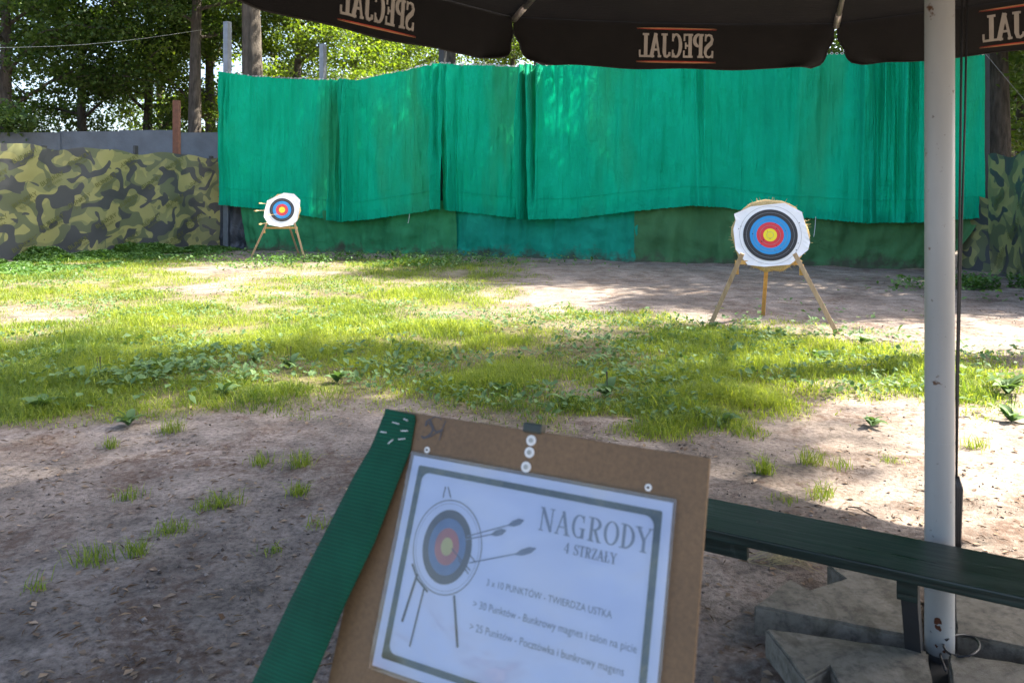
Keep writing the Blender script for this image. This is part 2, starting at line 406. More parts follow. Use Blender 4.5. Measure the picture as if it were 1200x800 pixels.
xs = axis(-15, 13, .09, 900); ys = axis(.3, 23, .09, 900)
GX, GY = np.meshgrid(xs, ys); nx, ny = len(xs), len(ys)
gz = ground_z(GX.ravel(), GY.ravel())
idx = np.arange(nx * ny).reshape(ny, nx)
gf = np.stack([idx[:-1, :-1], idx[:-1, 1:], idx[1:, 1:], idx[1:, :-1]], -1).reshape(-1, 4)
gme = fastmesh('ground', np.stack([GX.ravel(), GY.ravel(), gz], 1), gf, True, {'cover': cover(GX.ravel(), GY.ravel())})
kind(link('ground', gme, M['ground']), 'structure')
def gz1(x, y): return float(ground_z(np.array([x]), np.array([y]))[0])

# ------------------------------------------------------------------ curtain wall
W0, W1 = gp(262, 292), gp(1153, 317)
WN = Vector((W1.y - W0.y, -(W1.x - W0.x), 0)).normalized()          # towards the camera
if WN.y > 0: WN = -WN
WD = (W1 - W0).normalized()
def wallpt(px):
    k = (np.asarray(px, float) - CX) / F_PX; dx, dy = W1.x - W0.x, W1.y - W0.y
    t = (k * W0.y - W0.x) / (dx - k * dy)
    return W0.x + t * dx, W0.y + t * dy, t * math.hypot(dx, dy)
def z_at(px, py): 
    x, y, s = wallpt(px); return EYE - (np.asarray(py) - HY) / F_PX * y
TOP = np.array([(262, 85), (300, 90), (375, 94), (420, 96), (470, 86), (515, 77), (560, 77), (620, 80), (640, 79), (700, 75), (980, 65), (1153, 65)], float)
BOT = np.array([(262, 240), (330, 247), (405, 260), (440, 257), (520, 245), (575, 252), (625, 257), (675, 256), (740, 248), (812, 241), (850, 243), (915, 254), (955, 256), (1012, 261), (1080, 260), (1153, 255)], float)
def sheet(px0, px1, topy, boty, off, seed, pleat, n=150, m=36, gather=()):
    px = np.linspace(px0, px1, n); X, Y, S = wallpt(px)
    if callable(topy): zt = topy(px)
    else: zt = z_at(px, np.interp(px, topy[:, 0], topy[:, 1]))
    zb = z_at(px, np.interp(px, boty[:, 0], boty[:, 1])) if not callable(boty) else boty(px)
    v = np.linspace(0, 1, m)
    rr = np.random.default_rng(seed)
    D = np.zeros((m, n))
    Vv = v[:, None]; SS = S[None, :]
    D += .15 * pleat * (fbm(SS * 2.2 + Vv * .5, Vv * 1.2, seed, 3) - .5) * 2
    D += .10 * pleat * (fbm(SS * 5.5 + Vv * .6, Vv * .9, seed + 4, 2) - .5) * 2 * (.35 + .65 * (1 - Vv))
    D += .13 * (fbm(SS * 1.0, Vv * 5, seed + 8, 4) - .5)
    D += .07 * (fbm(SS * 5.0, Vv * 9, seed + 3, 3) - .5)
    for g, w, a in gather:
        gx = wallpt(g)[2]
        D += 1.6 * a * np.exp(-((SS - gx) / w) ** 2) * ((fbm((SS - gx) * (7.5 - 2.2 * Vv) + seed, Vv * .8, seed + 6, 2) - .5) * 3.2 + .45)
    for g, w, a in gather:
        gx = wallpt(g)[2]
        for _ in range(5):
            c = gx + rr.uniform(-w, w); wd_ = rr.uniform(.035, .07); D += 1.6 * a * rr.uniform(.5, 1.1) * np.exp(-((SS - c - rr.uniform(-.12, .12) * Vv) / (wd_ * (1 + .8 * Vv))) ** 2)
    for _ in range(int(4 * pleat)):
        c = rr.uniform(S[0], S[-1]); w = rr.uniform(.05, .16); sl = rr.uniform(-.5, .5)
        D += rr.uniform(.03, .10) * pleat * np.exp(-((SS - c - sl * Vv) / w) ** 2)
    Z = zb[None] + (zt - zb)[None] * (1 - Vv)
    D = D + off
    V = np.stack([X[None] + WN.x * D, Y[None] + WN.y * D, Z + 0 * D], -1)
    ii = np.arange(n * m).reshape(m, n)
    f = np.stack([ii[:-1, :-1], ii[1:, :-1], ii[1:, 1:], ii[:-1, 1:]], -1).reshape(-1, 4)
    return V, f
def solid(name, V, f, mat, parent, th=.004):
    me = fastmesh(name, V.reshape(-1, 3), f, True)
    return link(name, me, mat, parent)
CUR = [(262, 412, .16, 11, 1.0, [(404, .35, .12), (270, .3, .06)], 'leftmost teal curtain panel hanging behind the smaller far target'),
       (406, 527, .30, 23, .8, [(415, .3, .12), (522, .25, .08)], 'teal curtain panel second from left whose sagging top rises to a peak'),
       (521, 631, .16, 37, 1.1, [(625, .3, .13), (530, .4, .08)], 'narrow teal curtain panel third from left with gathered right edge'),
       (625, 1024, .30, 41, 1.0, [(630, .25, .12), (1020, .3, .10), (822, .25, .07)], 'widest teal curtain panel behind the large near target'),
       (1014, 1153, .20, 53, .9, [(1035, .45, .10), (1060, .4, .12), (1085, .3, .08)], 'rightmost teal curtain panel with deep folds beside the dark corner post')]
for a, b, off, sdn, pl, ga, lab in CUR:
    x0, y0, _ = wallpt((a + b) / 2)
    t = empty('curtain', (0, 0, 0), 0, lab, 'curtain', 'teal curtains of the arrow backstop')
    n = int(100 + (b - a) * .9)
    V, f = sheet(a, b, TOP, BOT, off, sdn, pl, n, 44, ga)
    zt_ = z_at(np.linspace(a, b, n), np.interp(np.linspace(a, b, n), TOP[:, 0], TOP[:, 1]))
    rr = np.random.default_rng(sdn); V[0, :, 2] -= .012 * np.abs(np.sin(np.arange(n) * .45))
    V[-1, :, 2] += .03 * (rr.random(n) - .5)
    solid('cloth', V, f, M['curtain'], t)
    # the doubled hem along the foot of the panel
    k0 = 37; H = V[k0:k0 + 2, :, :].copy(); H[1] = H[0] + (H[1] - H[0]) * .28; H += np.array(WN) * .012; H[1] += np.array(WN) * .012; m_ = 2
    ii = np.arange(n * m_).reshape(m_, n); hf = np.stack([ii[:-1, :-1], ii[1:, :-1], ii[1:, 1:], ii[:-1, 1:]], -1).reshape(-1, 4)
    solid('hem', H, hf, M['curtain'], t)
    rb = MB()
    for i in range(2, n - 1, 7):
        p = Vector(V[0, i]) + WN * .02; ring = [(p + Vector((WD.x * math.cos(q) * .035, WD.y * math.cos(q) * .02, .012 + .022 * math.sin(q)))) for q in np.linspace(0, 2 * math.pi, 8)]
        rb.tube(ring, .006, 4, False)
    kind(rb.build('hooks', M['white_plastic'], t), 'stuff')
# frayed threads under the hem
for px, py, L in ((955, 256, .45), (484, 252, .25)):
    x, y, s = wallpt(px); p = Vector((x, y, float(z_at(px, py)))) + WN * .25
    o = MB().tube([p + Vector((.02, 0, .05)), p - Vector((0, 0, L * .5)), p - Vector((.03, 0, L))], .007, 5).build('loose_cord', M['white_plastic'])
    tag(o, 'pale cord dangling under the curtain right of the near target' if px > 900 else 'thin loose thread under the second curtain panel', 'cord')
BASE = np.array([(262, 293), (400, 297), (532, 300), (640, 303), (745, 304), (900, 310), (1040, 315), (1150, 319)], float)
def basez(px): x, y, s = wallpt(px); return .0 + .02 * np.sin(s * 3) + ground_z(np.asarray(x), np.asarray(y))
def tz(dy): return lambda px: z_at(px, np.interp(px, BOT[:, 0], BOT[:, 1]) + dy)
for a, b, mt, sdn, lab, dy in ((281, 536, 'tarp_left', 61, 'green tarpaulin skirt under the left curtains behind the far target', -10),
                           (532, 748, 'tarp_mid', 67, 'blue-green tarpaulin skirt with muddy foot under the middle curtains', -12),
                           (744, 1150, 'tarp_right', 71, 'dark olive tarpaulin skirt under the right curtains behind the near target', -12)):
    V, f = sheet(a, b, tz(dy), basez, .03 if mt != 'tarp_right' else .06, sdn, .95, 150, 22)
    V[-1] += np.array(WN) * .10 ; V[-2] += np.array(WN) * .03
    if mt == 'tarp_right':       # right end is pulled away in a curve
        vv = np.linspace(0, 1, V.shape[0])[:, None, None]; w = (np.linspace(0, 1, V.shape[1])[None, :, None]) ** 6
        V = V - w * (vv ** 1.6) * np.array(WD) * .95
    if mt == 'tarp_left':
        vv = np.linspace(0, 1, V.shape[0])[:, None, None]; w = (np.linspace(1, 0, V.shape[1])[None, :, None]) ** 8
        V = V + w * (vv ** 1.3) * np.array(WD) * .42
    o = solid('tarpaulin', V, f, M[mt], None); tag(o, lab, 'tarpaulin', 'tarpaulins under the curtains')
V, f = sheet(255, 300, tz(-14), basez, -.08, 73, .9, 40, 20); V[-1] += np.array(WN) * .12
tag(solid('plastic_sheet', V, f, M['black_plastic'], None), 'crumpled black plastic sheet at the foot of the leftmost curtain', 'plastic sheet')
# posts, cable
def post(px, ytop, off, w, mat, lab, zb=-.3):
    x, y, s = wallpt(px); p = Vector((x, y, 0)) - WN * off
    d = p.y; zt = EYE - (ytop - HY) / F_PX * d
    o = MB().bar((p.x, p.y, zb), (p.x, p.y, zt), w, w, (WN.x, WN.y, 0), .008).build('steel_post', mat)
    return tag(o, lab, 'post', 'steel posts carrying the curtains')
post(265, 26, .06, .20, M['steel'], 'grey steel post at the left end of the curtains')
post(375, 52, .15, .17, M['steel'], 'grey steel post rising behind the dip of the curtain top')
post(516, 55, .15, .18, M['dark_steel'], 'dark steel post behind the peak of the curtain top')
post(760, 60, .15, .18, M['steel'], 'grey steel post behind the middle of the widest curtain')
post(1155, 40, .10, .17, M['dark_steel'], 'black corner post at the right end of the curtains')
pts = [Vector((*[float(q) for q in wallpt(p)[:2]], float(z_at(p, q)) - .01)) + WN * .10 for p, q in TOP]
tag(MB().tube(pts, .012, 5).build('support_wire', M['steel']), 'steel wire holding up the teal curtains', 'wire')

# ------------------------------------------------------------------ camouflage fences
def glyph_text(name, body, size, mat, parent, Mx, ext=0.0):
    cu = bpy.data.curves.new(name, 'FONT'); cu.body = body; cu.size = size; cu.align_x = 'CENTER'; cu.align_y = 'CENTER'; cu.extrude = ext; cu.resolution_u = 3
    o = bpy.data.objects.new('tmp', cu); COL.objects.link(o)
    dg = bpy.context.evaluated_depsgraph_get(); me = bpy.data.meshes.new_from_object(o.evaluated_get(dg)); bpy.data.objects.remove(o)
    me.materials.clear(); me.transform(Mx); me.name = name
    return link(name, me, mat, parent)
def camo_fence(A, B, h, seed, label, text_rows, nposts):
    A, B = Vector(A), Vector(B); D = (B - A); L = D.length; D.normalize(); N = Vector((D.y, -D.x, 0))
    if N.dot(-A) < 0: N = -N
    t = empty('camouflage_fence', A, 0, label, 'fence')
    n, m = int(L * 7), 26; s = np.linspace(0, L, n); z = np.linspace(-.03, h, m)
    S, Z = np.meshgrid(s, z)
    def dd(S, Z): return .10 * (fbm(S * .6, Z * .8, seed) - .5) + .05 * (fbm(S * 2.4, Z * 1.6, seed + 2) - .5) + .05 * np.cos(S * 2 * math.pi / 2.4)
    Dz = dd(S, Z); Zs = Z - .10 * (Z / h) * (1 - np.cos(S * 2 * math.pi / 2.4)) / 2 + .03 * np.sin(S * 5) * (Z / h)
    V = np.stack([D.x * S + N.x * Dz, D.y * S + N.y * Dz, Zs], -1)
    ii = np.arange(n * m).reshape(m, n); f = np.stack([ii[:-1, :-1], ii[:-1, 1:], ii[1:, 1:], ii[1:, :-1]], -1).reshape(-1, 4)
    me = fastmesh('fabric', V.reshape(-1, 3), f, True)
    uv = me.uv_layers.new(name='UVMap'); ff = f.ravel(); uvs = np.stack([S.ravel()[ff] * .95 + seed, Z.ravel()[ff] * .95], 1)
    uv.data.foreach_set('uv', uvs.astype(np.float32).ravel())
    fab = link('fabric', me, M['camo'], t)
    k = 0
    for r in range(text_rows):
        sx = .6 + (r % 2) * .75
        while sx < L - .6:
            z0 = .42 + r * .62; d0 = float(dd(np.array([sx]), np.array([z0]))[0])
            ca, sa = math.cos(R(32)), math.sin(R(32))
            for body, sz, dz in (('BUNKRY', .19, 0), ('BLÜCHERA', .095, -.145)):
                X = D * ca + Vector((0, 0, sa)); Y = -D * sa + Vector((0, 0, ca)); o_ = D * (sx - sa * dz) + Vector((0, 0, z0 + ca * dz)) + N * (d0 + .035)
                Mx = Matrix(((X.x, Y.x, N.x, o_.x), (X.y, Y.y, N.y, o_.y), (X.z, Y.z, N.z, o_.z), (0, 0, 0, 1)))
                if X.cross(Y).dot(N) < 0: 
                    Mx = Matrix(((-X.x * 0 + X.x, Y.x, -N.x, o_.x), (X.y, Y.y, -N.y, o_.y), (X.z, Y.z, -N.z, o_.z), (0, 0, 0, 1)))
                glyph_text('lettering', body, sz, M['camo_text'], fab, Mx)
            sx += 1.5
    for i in range(nposts):
        s_ = L * (i + .1) / (nposts - .8); p = D * s_ - N * .12
        MB().bar((p.x, p.y, -.3), (p.x, p.y, h + (.16 if i % 2 else -.02)), .11, .11, (N.x, N.y, 0)).build('post', M['dark_steel'], t)
    return t
FA, FB = gp(0, 305), gp(258, 291)
FD = (FB - FA).normalized()
camo_fence(FA - FD * 4.5, FB, 3.25, 5, 'long camouflage fabric fence on the left below the grey sheeting', 5, 5)
RB_ = Vector((gp(1162, 321).x, gp(1162, 321).y, 0))
RA_ = gp(1200, 331); RD = (RA_ - RB_).normalized()
camo_fence(RB_, RB_ + RD * 6.0, 2.62, 31, 'camouflage fabric fence at the right edge beside the black corner post', 3, 4)
camo_fence(Vector((wallpt(1128)[0], wallpt(1128)[1], 0)) - WN * .35, RB_ - WN * .35 + WD * .2, 1.75, 47, 'low camouflage cloth showing behind the lifted corner of the olive tarpaulin', 1, 2)
# grey sheeting behind the left fence
t = empty('sheet_fence', (-24, 28.2, 0), 0, 'blue-grey sheet fence rising behind the camouflage fence', 'fence')
for i in range(6):
    x0 = 2.27 * i; n = 12
    V = []; 
    for a in range(n):
        for b in range(6):
            xx = x0 + 2.32 * a / (n - 1); zz = -.1 + 4.42 * b / 5 + (.05 * math.sin(i * 2.1) if b == 5 else 0)
            V.append((xx, .03 * math.sin(xx * 3 + zz) + .02 * math.sin(zz * 4) + (i % 2) * .03, zz))
    f = [(a * 6 + b, (a + 1) * 6 + b, (a + 1) * 6 + b + 1, a * 6 + b + 1) for a in range(n - 1) for b in range(5)]
    link('panel', mesh('panel', V, f, True), M['grey_sheet'], t)
p = dp(207, 118, 25.6)
tag(MB().bar((p.x, p.y, -.3), p, .20, .20, (1, 0, 0), .01).build('rusty_post', M['rust']), 'rusty brown post standing up behind the camouflage fence', 'post')
a, b = dp(-60, 56, 26.5), dp(238, 35, 31)
tag(MB().tube([a.lerp(b, k / 8) - Vector((0, 0, .25 * math.sin(math.pi * k / 8))) for k in range(9)], .005, 5).build('overhead_wire', M['white_plastic']), 'pale overhead wire strung across the trees on the left', 'wire')
a, b = dp(1152, 60, 16.5), dp(1215, 135, 16.5)
tag(MB().tube([a, b], .006, 5).build('guy_wire', M['steel']), 'pale slanting guy wire above the right camouflage fence', 'wire')

# ------------------------------------------------------------------ trees
def tree_meshes(seed, H, r0, z0, nl, spread, leaves, leaf, droop=.0, top=.95, slim=.25):
    """trunk with limbs (one mesh) and a crown of single leaves"""
    rd = random.Random(seed); rn = np.random.default_rng(seed)
    mb = MB(); clumps = []
    wob = [Vector((rd.uniform(-1, 1), rd.uniform(-1, 1), 0)) * .02 * H for _ in range(4)]
    def trunk_at(t):
        w = Vector((0, 0, 0))
        for i, q in enumerate(wob): w += q * math.sin(t * (i + 1) * 2.1) * (.9 / (i + 1))
        return Vector((w.x * t, w.y * t, t * H))
    ts = np.linspace(0, .93, 15)
    mb.tube([trunk_at(t) - Vector((0, 0, .4 if t == 0 else 0)) for t in ts], [r0 * ((1.35 if t < .03 else 1) * (1 - t) ** .8 + .03) for t in ts], 10)
    for i in range(nl):
        t = z0 + (top - z0) * ((i + rd.uniform(0, .8)) / nl); p = trunk_at(t)
        az = i * 2.39996 + rd.uniform(-.5, .5); el = R(rd.uniform(5, 30) + 38 * (t - z0) / (1 - z0))
        L = spread * (1 - slim * abs((t - z0) / (1 - z0) - .25) * 2) * rd.uniform(.75, 1.15)
        rl = r0 * .36 * (1 - t * .7)
        path = [p]; d = Vector((math.cos(az) * math.cos(el), math.sin(az) * math.cos(el), math.sin(el)))
        for k in range(7):
            d = (d + Vector((rd.uniform(-.22, .22), rd.uniform(-.22, .22), rd.uniform(-.12, .16) - droop))).normalized()
            path.append(path[-1] + d * L / 7)
        mb.tube(path, [rl * (1 - k / 8.2) + .008 for k in range(8)], 6)
        for j in range(7):
            k = 2 + j % 6; b = path[min(k, 7)]; a2 = az + rd.choice((-1, 1)) * rd.uniform(.5, 1.5); e2 = R(rd.uniform(-15, 45))
            d2 = Vector((math.cos(a2) * math.cos(e2), math.sin(a2) * math.cos(e2), math.sin(e2))); L2 = L * rd.uniform(.22, .45)
            sp = [b]
            for q in range(4):
                d2 = (d2 + Vector((rd.uniform(-.25, .25), rd.uniform(-.25, .25), rd.uniform(-.2, .15) - droop))).normalized(); sp.append(sp[-1] + d2 * L2 / 4)
            mb.tube(sp, [rl * .38 * (1 - q / 4.6) + .005 for q in range(5)], 4, False)
            for q in range(1, 5): clumps.append((sp[q], .26 + .16 * rd.random(), 1.0))
        clumps += [(path[k], .4, .8) for k in range(4, 8)]
    tops = [trunk_at(.9 + .03 * k) for k in range(3)]
    clumps += [(q, .6, 1.5) for q in tops]
    c = np.array([tuple(q[0]) for q in clumps]); rad = np.array([q[1] for q in clumps]); w = np.array([q[2] for q in clumps]); w = w * rn.uniform(.25, 1.6, len(w)); w /= w.sum()
    pick = rn.choice(len(c), leaves, p=w)
    off = rn.normal(0, 1, (leaves, 3)); off *= (rad[pick] * spread / 4.0 * 1.15)[:, None]; off[:, 2] *= .62
    P = c[pick] + off
    P = P[P[:, 2] > H * z0 * .45]; n = len(P)
    # leaf: folded rhombus
    a = rn.uniform(0, 2 * np.pi, n); tilt = rn.normal(.5, .5, n); ln = leaf * rn.uniform(.65, 1.25, n); wd = ln * rn.uniform(.62, .9, n)
    ax = np.stack([np.cos(a) * np.cos(tilt), np.sin(a) * np.cos(tilt), -np.sin(tilt)], 1)
    roll = rn.normal(0, .55, n); sx = np.stack([-np.sin(a), np.cos(a), 0 * a], 1); up = np.cross(ax, sx); up *= np.where(up[:, 2:3] < 0, -1, 1)
    sd_ = sx * np.cos(roll)[:, None] + up * np.sin(roll)[:, None]; nr = np.cross(ax, sd_)
    V = np.stack([P - ax * ln[:, None] * .5, P + sd_ * wd[:, None] * .5 + nr * ln[:, None] * .08 - ax * ln[:, None] * .08, P + ax * ln[:, None] * .5, P - sd_ * wd[:, None] * .5 + nr * ln[:, None] * .08 - ax * ln[:, None] * .08], 1).reshape(-1, 3)
    i = np.arange(n)[:, None] * 4; f = np.concatenate([i + [0, 1, 2], i + [0, 2, 3]], 0)
    tint = np.clip(rn.normal(.45, .22, n), 0, 1)
    tw = fastmesh('trunk', np.array(mb.v), np.zeros((0, 4)), True) if False else mesh('trunk', mb.v, mb.f, True)
    tw.materials.append(M['bark'])
    return tw, fastmesh('crown', V, f, False, {'tint': np.repeat(tint, 4)})
TV = [tree_meshes(101, 15, .33, .22, 17, 4.6, 27000, .19, .03), tree_meshes(102, 16, .30, .26, 16, 4.0, 25000, .18, .02),
      tree_meshes(103, 14, .30, .30, 15, 5.0, 25000, .19, .05), tree_meshes(104, 17, .26, .34, 15, 3.6, 30000, .17, .0),
      tree_meshes(105, 23, .42, .46, 18, 5.2, 42000, .18, .02), tree_meshes(106, 23, .40, .46, 15, 5.2, 17000, .19, .02)]
for a, b in TV: b.materials.append(M['tree_leaf'])
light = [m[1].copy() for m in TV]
for b in light: b.materials.clear(); b.materials.append(M['tree_leaf_sunlit'])
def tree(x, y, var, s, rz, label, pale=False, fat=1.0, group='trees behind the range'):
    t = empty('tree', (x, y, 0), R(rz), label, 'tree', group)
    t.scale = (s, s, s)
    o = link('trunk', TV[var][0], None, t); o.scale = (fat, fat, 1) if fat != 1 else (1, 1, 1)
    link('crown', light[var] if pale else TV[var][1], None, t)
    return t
def tpx(px, d, *a, **k): return tree((px - CX) / F_PX * d, d, *a, **k)
tpx(4, 30.0, 0, 1.0, 20, 'dark leafy tree at the left edge with trunk cut by the frame', fat=1.0)
tpx(228, 31, 4, .8, 75, 'tree with dark forked trunk above the rusty post')
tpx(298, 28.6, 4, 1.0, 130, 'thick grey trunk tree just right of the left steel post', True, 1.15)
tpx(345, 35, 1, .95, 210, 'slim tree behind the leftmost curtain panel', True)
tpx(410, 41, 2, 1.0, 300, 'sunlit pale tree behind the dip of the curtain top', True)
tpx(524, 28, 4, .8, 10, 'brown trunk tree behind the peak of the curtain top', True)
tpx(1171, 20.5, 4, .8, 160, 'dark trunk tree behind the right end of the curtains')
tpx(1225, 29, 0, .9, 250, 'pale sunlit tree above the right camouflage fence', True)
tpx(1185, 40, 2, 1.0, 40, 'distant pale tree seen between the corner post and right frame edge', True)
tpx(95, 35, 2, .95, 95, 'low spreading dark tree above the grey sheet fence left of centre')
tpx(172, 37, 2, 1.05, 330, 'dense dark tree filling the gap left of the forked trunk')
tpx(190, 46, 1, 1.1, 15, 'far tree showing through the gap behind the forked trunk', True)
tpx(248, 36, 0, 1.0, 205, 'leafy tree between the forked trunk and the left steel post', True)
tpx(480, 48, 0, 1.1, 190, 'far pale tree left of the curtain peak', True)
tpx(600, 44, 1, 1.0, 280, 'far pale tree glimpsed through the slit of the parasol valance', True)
tpx(-90, 36, 0, 1.05, 140, 'dark tree outside the left frame edge behind the camouflage fence')
SHADE = [(11.5, 24.6, 0, 1.0, 45, 1, 'tall tree hidden behind the widest curtain'), (15.5, 19.0, 2, 1.0, 110, 1, 'tree beyond the corner post outside the right edge'),  # added trees, placed and shaped for the shade they cast
         (3.0, 31.0, 1, 1.0, 200, 1, 'tree hidden behind the middle curtains'), (20.5, 22.0, 0, 1.1, 170, 1, 'big tree right of the frame beyond the camouflage fence'),
         (20.0, 29.0, 1, 1.1, 80, 1, 'rearmost tree outside the right edge'), (11.8, 9.1, 5, 1.15, 30, .66, 'tall tree with high crown added outside the right edge to shade the near lawn'),
         (13.0, 9.6, 4, 1.25, 200, .45, 'very tall slender tree added outside the right edge to shade the foreground'), (1.0, 27.0, 4, .9, 300, 1, 'tall tree hidden behind the narrow curtain panel'), (14.2, 14.6, 1, .85, 60, 1, 'tree added just outside the right edge near the camouflage fence for streaky shade'), (7.0, 26.0, 0, 1.0, 240, 1, 'leafy tree hidden behind the near target and curtains')]
for x, y, v, s, rz, wide, lab in SHADE:
    t = tree(x, y, v, s, rz, lab, group='trees added around the range for shade'); t.scale = (s * wide, s * wide, s)

# ------------------------------------------------------------------ parasol
PC = Vector(((1101 - CX) / F_PX * 2.42, 2.42, 0)); PR = 3.035; PA = R(117.287)
ZS, ZB, ZH = 2.79, 2.49, 3.60
um = empty('parasol', PC, 0, 'large black octagonal parasol on a white pole with printed valance', 'parasol')
corner = [Vector((PR * math.cos(PA - k * math.pi / 4), PR * math.sin(PA - k * math.pi / 4), 0)) for k in range(8)]
def strokes(pts, w):
    """ribbon outline of a pen stroke: left and right edge points"""
    P = [Vector((*p, 0)) for p in pts]; w = w if hasattr(w, '__len__') else [w] * len(P); Lf, Rt = [], []
    for i, p in enumerate(P):
        d = (P[min(i + 1, len(P) - 1)] - P[max(i - 1, 0)]).normalized(); n = Vector((-d.y, d.x, 0))
        Lf.append(p + n * w[i] / 2); Rt.append(p - n * w[i] / 2)
    return Lf, Rt
def arc(cx, cy, rx, ry, a0, a1, T, t, n=14):
    a = np.linspace(R(a0), R(a1), n); return [(cx + rx * math.cos(q), cy + ry * math.sin(q)) for q in a], [t + (T - t) * abs(math.cos(q)) ** 1.3 for q in a]
def letter(ch, T, t):
    S = []
    def ln(a, b, w): S.append(([a, b], w))
    def ser(x, y, w): ln((x - w / 2, y), (x + w / 2, y), t)
    lo, hi = t / 2, 1 - t / 2; sw = T + .16
    if ch == 'L': ln((.16, 0), (.16, 1), T); ser(.16, hi, sw); ln((0, lo), (.54, lo), t); ln((.51, t), (.51, .3), t * 1.1); adv = .62
    elif ch == 'A': ln((.07, 0), (.32, 1), t * 1.3); ln((.30, 1), (.56, 0), T); ln((.15, .32), (.46, .32), t); ser(.08, lo, .2); ser(.56, lo, sw); adv = .72
    elif ch == 'J': S.append(([(.36, 1), (.36, .5), (.36, .22), (.31, .07), (.2, .03), (.1, .09)], [T, T, T, T * .8, t * 1.2, t * 1.4])); ln((.06, .06), (.06, .22), T * .6); ser(.36, hi, sw); adv = .56
    elif ch == 'C': S.append(arc(.34, .5, .26, .47, 48, 312, T, t)); ln((.53, .68), (.53, 1), t * 1.1); ln((.53, 0), (.53, .32), t * 1.1); adv = .66
    elif ch == 'G': S.append(arc(.34, .5, .26, .47, 48, 300, T, t)); ln((.53, .68), (.53, .98), t * 1.1); ln((.52, .02), (.52, .42), T); ser(.5, .42, sw * .9); adv = .74
    elif ch == 'E': ln((.16, 0), (.16, 1), T); ln((0, hi), (.52, hi), t); ln((0, lo), (.54, lo), t); ln((.2, .5), (.42, .5), t); ln((.5, .7), (.5, 1), t * 1.1); ln((.52, 0), (.52, .3), t * 1.1); ln((.42, .37), (.42, .63), t); adv = .64
    elif ch in 'PRBD':
        ln((.16, 0), (.16, 1), T); ser(.16, lo, sw)
        if ch == 'D': S.append(arc(.2, .5, .36, .47, 90, -90, T, t)); ln((0, hi), (.22, hi), t); ln((0, lo), (.22, lo), t); adv = .68
        else: S.append(arc(.24, .73, .28, .245, 90, -90, T, t)); ln((0, hi), (.26, hi), t); ln((.2, .485), (.26, .485), t); adv = .62
        if ch == 'R': ln((.32, .48), (.52, .0), T * .95); ser(.56, lo, .16); adv = .7
    elif ch == 'S': S.append(([(.50, .80), (.44, .93), (.31, .97), (.17, .92), (.11, .77), (.17, .62), (.32, .52), (.46, .40), (.51, .24), (.45, .08), (.30, .03), (.15, .07), (.08, .20)], [t, t, t, t * 1.4, T * .8, T, T, T, T * .8, t * 1.4, t, t, t])); ln((.50, .7), (.50, 1), t * 1.1); ln((.08, 0), (.08, .3), t * 1.1); adv = .62
    elif ch == 'N': ln((.12, 0), (.12, 1), t * 1.2); ln((.58, 0), (.58, 1), t * 1.2); ln((.12, .98), (.58, .02), T); ser(.1, hi, .2); ser(.12, lo, .22); ser(.58, hi, .22); adv = .78
    elif ch == 'O': S.append(arc(.34, .5, .27, .47, 0, 360, T, t, 24)); adv = .72
    elif ch == 'Y': ln((.06, 1), (.33, .45), T); ln((.33, .45), (.58, 1), t * 1.2); ln((.33, 0), (.33, .5), T); ser(.08, hi, sw); ser(.58, hi, .2); ser(.33, lo, sw); adv = .68
    elif ch == 'T': ln((.3, 0), (.3, 1), T); ln((.02, hi), (.58, hi), t); ln((.04, .74), (.04, 1), t); ln((.56, .74), (.56, 1), t); ser(.3, lo, sw); adv = .66
    elif ch == 'Z': ln((.05, hi), (.54, hi), t); ln((.04, lo), (.55, lo), t); ln((.48, .97), (.1, .03), T); ln((.07, .74), (.07, 1), t); ln((.53, 0), (.53, .28), t); adv = .64
    elif ch == 'Ł': q, adv = letter('L', T, t); S += q; ln((.0, .4), (.36, .62), t)
    elif ch == '4': ln((.4, 0), (.4, 1), T); ln((.4, .97), (.04, .3), t); ln((.02, .28), (.58, .28), t); ser(.4, lo, sw * .8); adv = .66
    else: adv = .38
    return S, adv
def word(mb, text, T, t, place, z0, z1, width):
    """a word of serif letters; place(x, y, z) maps the word square (width x 1 height units) into space"""
    x = 0; items = []
    for ch in text:
        S, adv = letter(ch, T, t); items.append((x, S)); x += adv
    k = width / (x - .06); n = 0
    for x0, S in items:
        for pts, w in S:
            Lf, Rt = strokes(pts, w); e = (n % 5) * (z1 - z0) * .02; n += 1
            m = len(Lf)
            A = [place((x0 + p.x) * k, p.y, z0 - e) for p in Lf] + [place((x0 + p.x) * k, p.y, z0 - e) for p in Rt]
            B = [place((x0 + p.x) * k, p.y, z1 + e) for p in Lf] + [place((x0 + p.x) * k, p.y, z1 + e) for p in Rt]
            f = []
            for i in range(m - 1):
                f += [(i, i + 1, m + i + 1, m + i), (2 * m + i, 3 * m + i, 3 * m + i + 1, 2 * m + i + 1), (i, 2 * m + i, 2 * m + i + 1, i + 1), (m + i, m + i + 1, 3 * m + i + 1, 3 * m + i)]
            f += [(0, m, 3 * m, 2 * m), (m - 1, 3 * m - 1, 4 * m - 1, 2 * m - 1)]
            mb.add(A + B, f)
    return mb
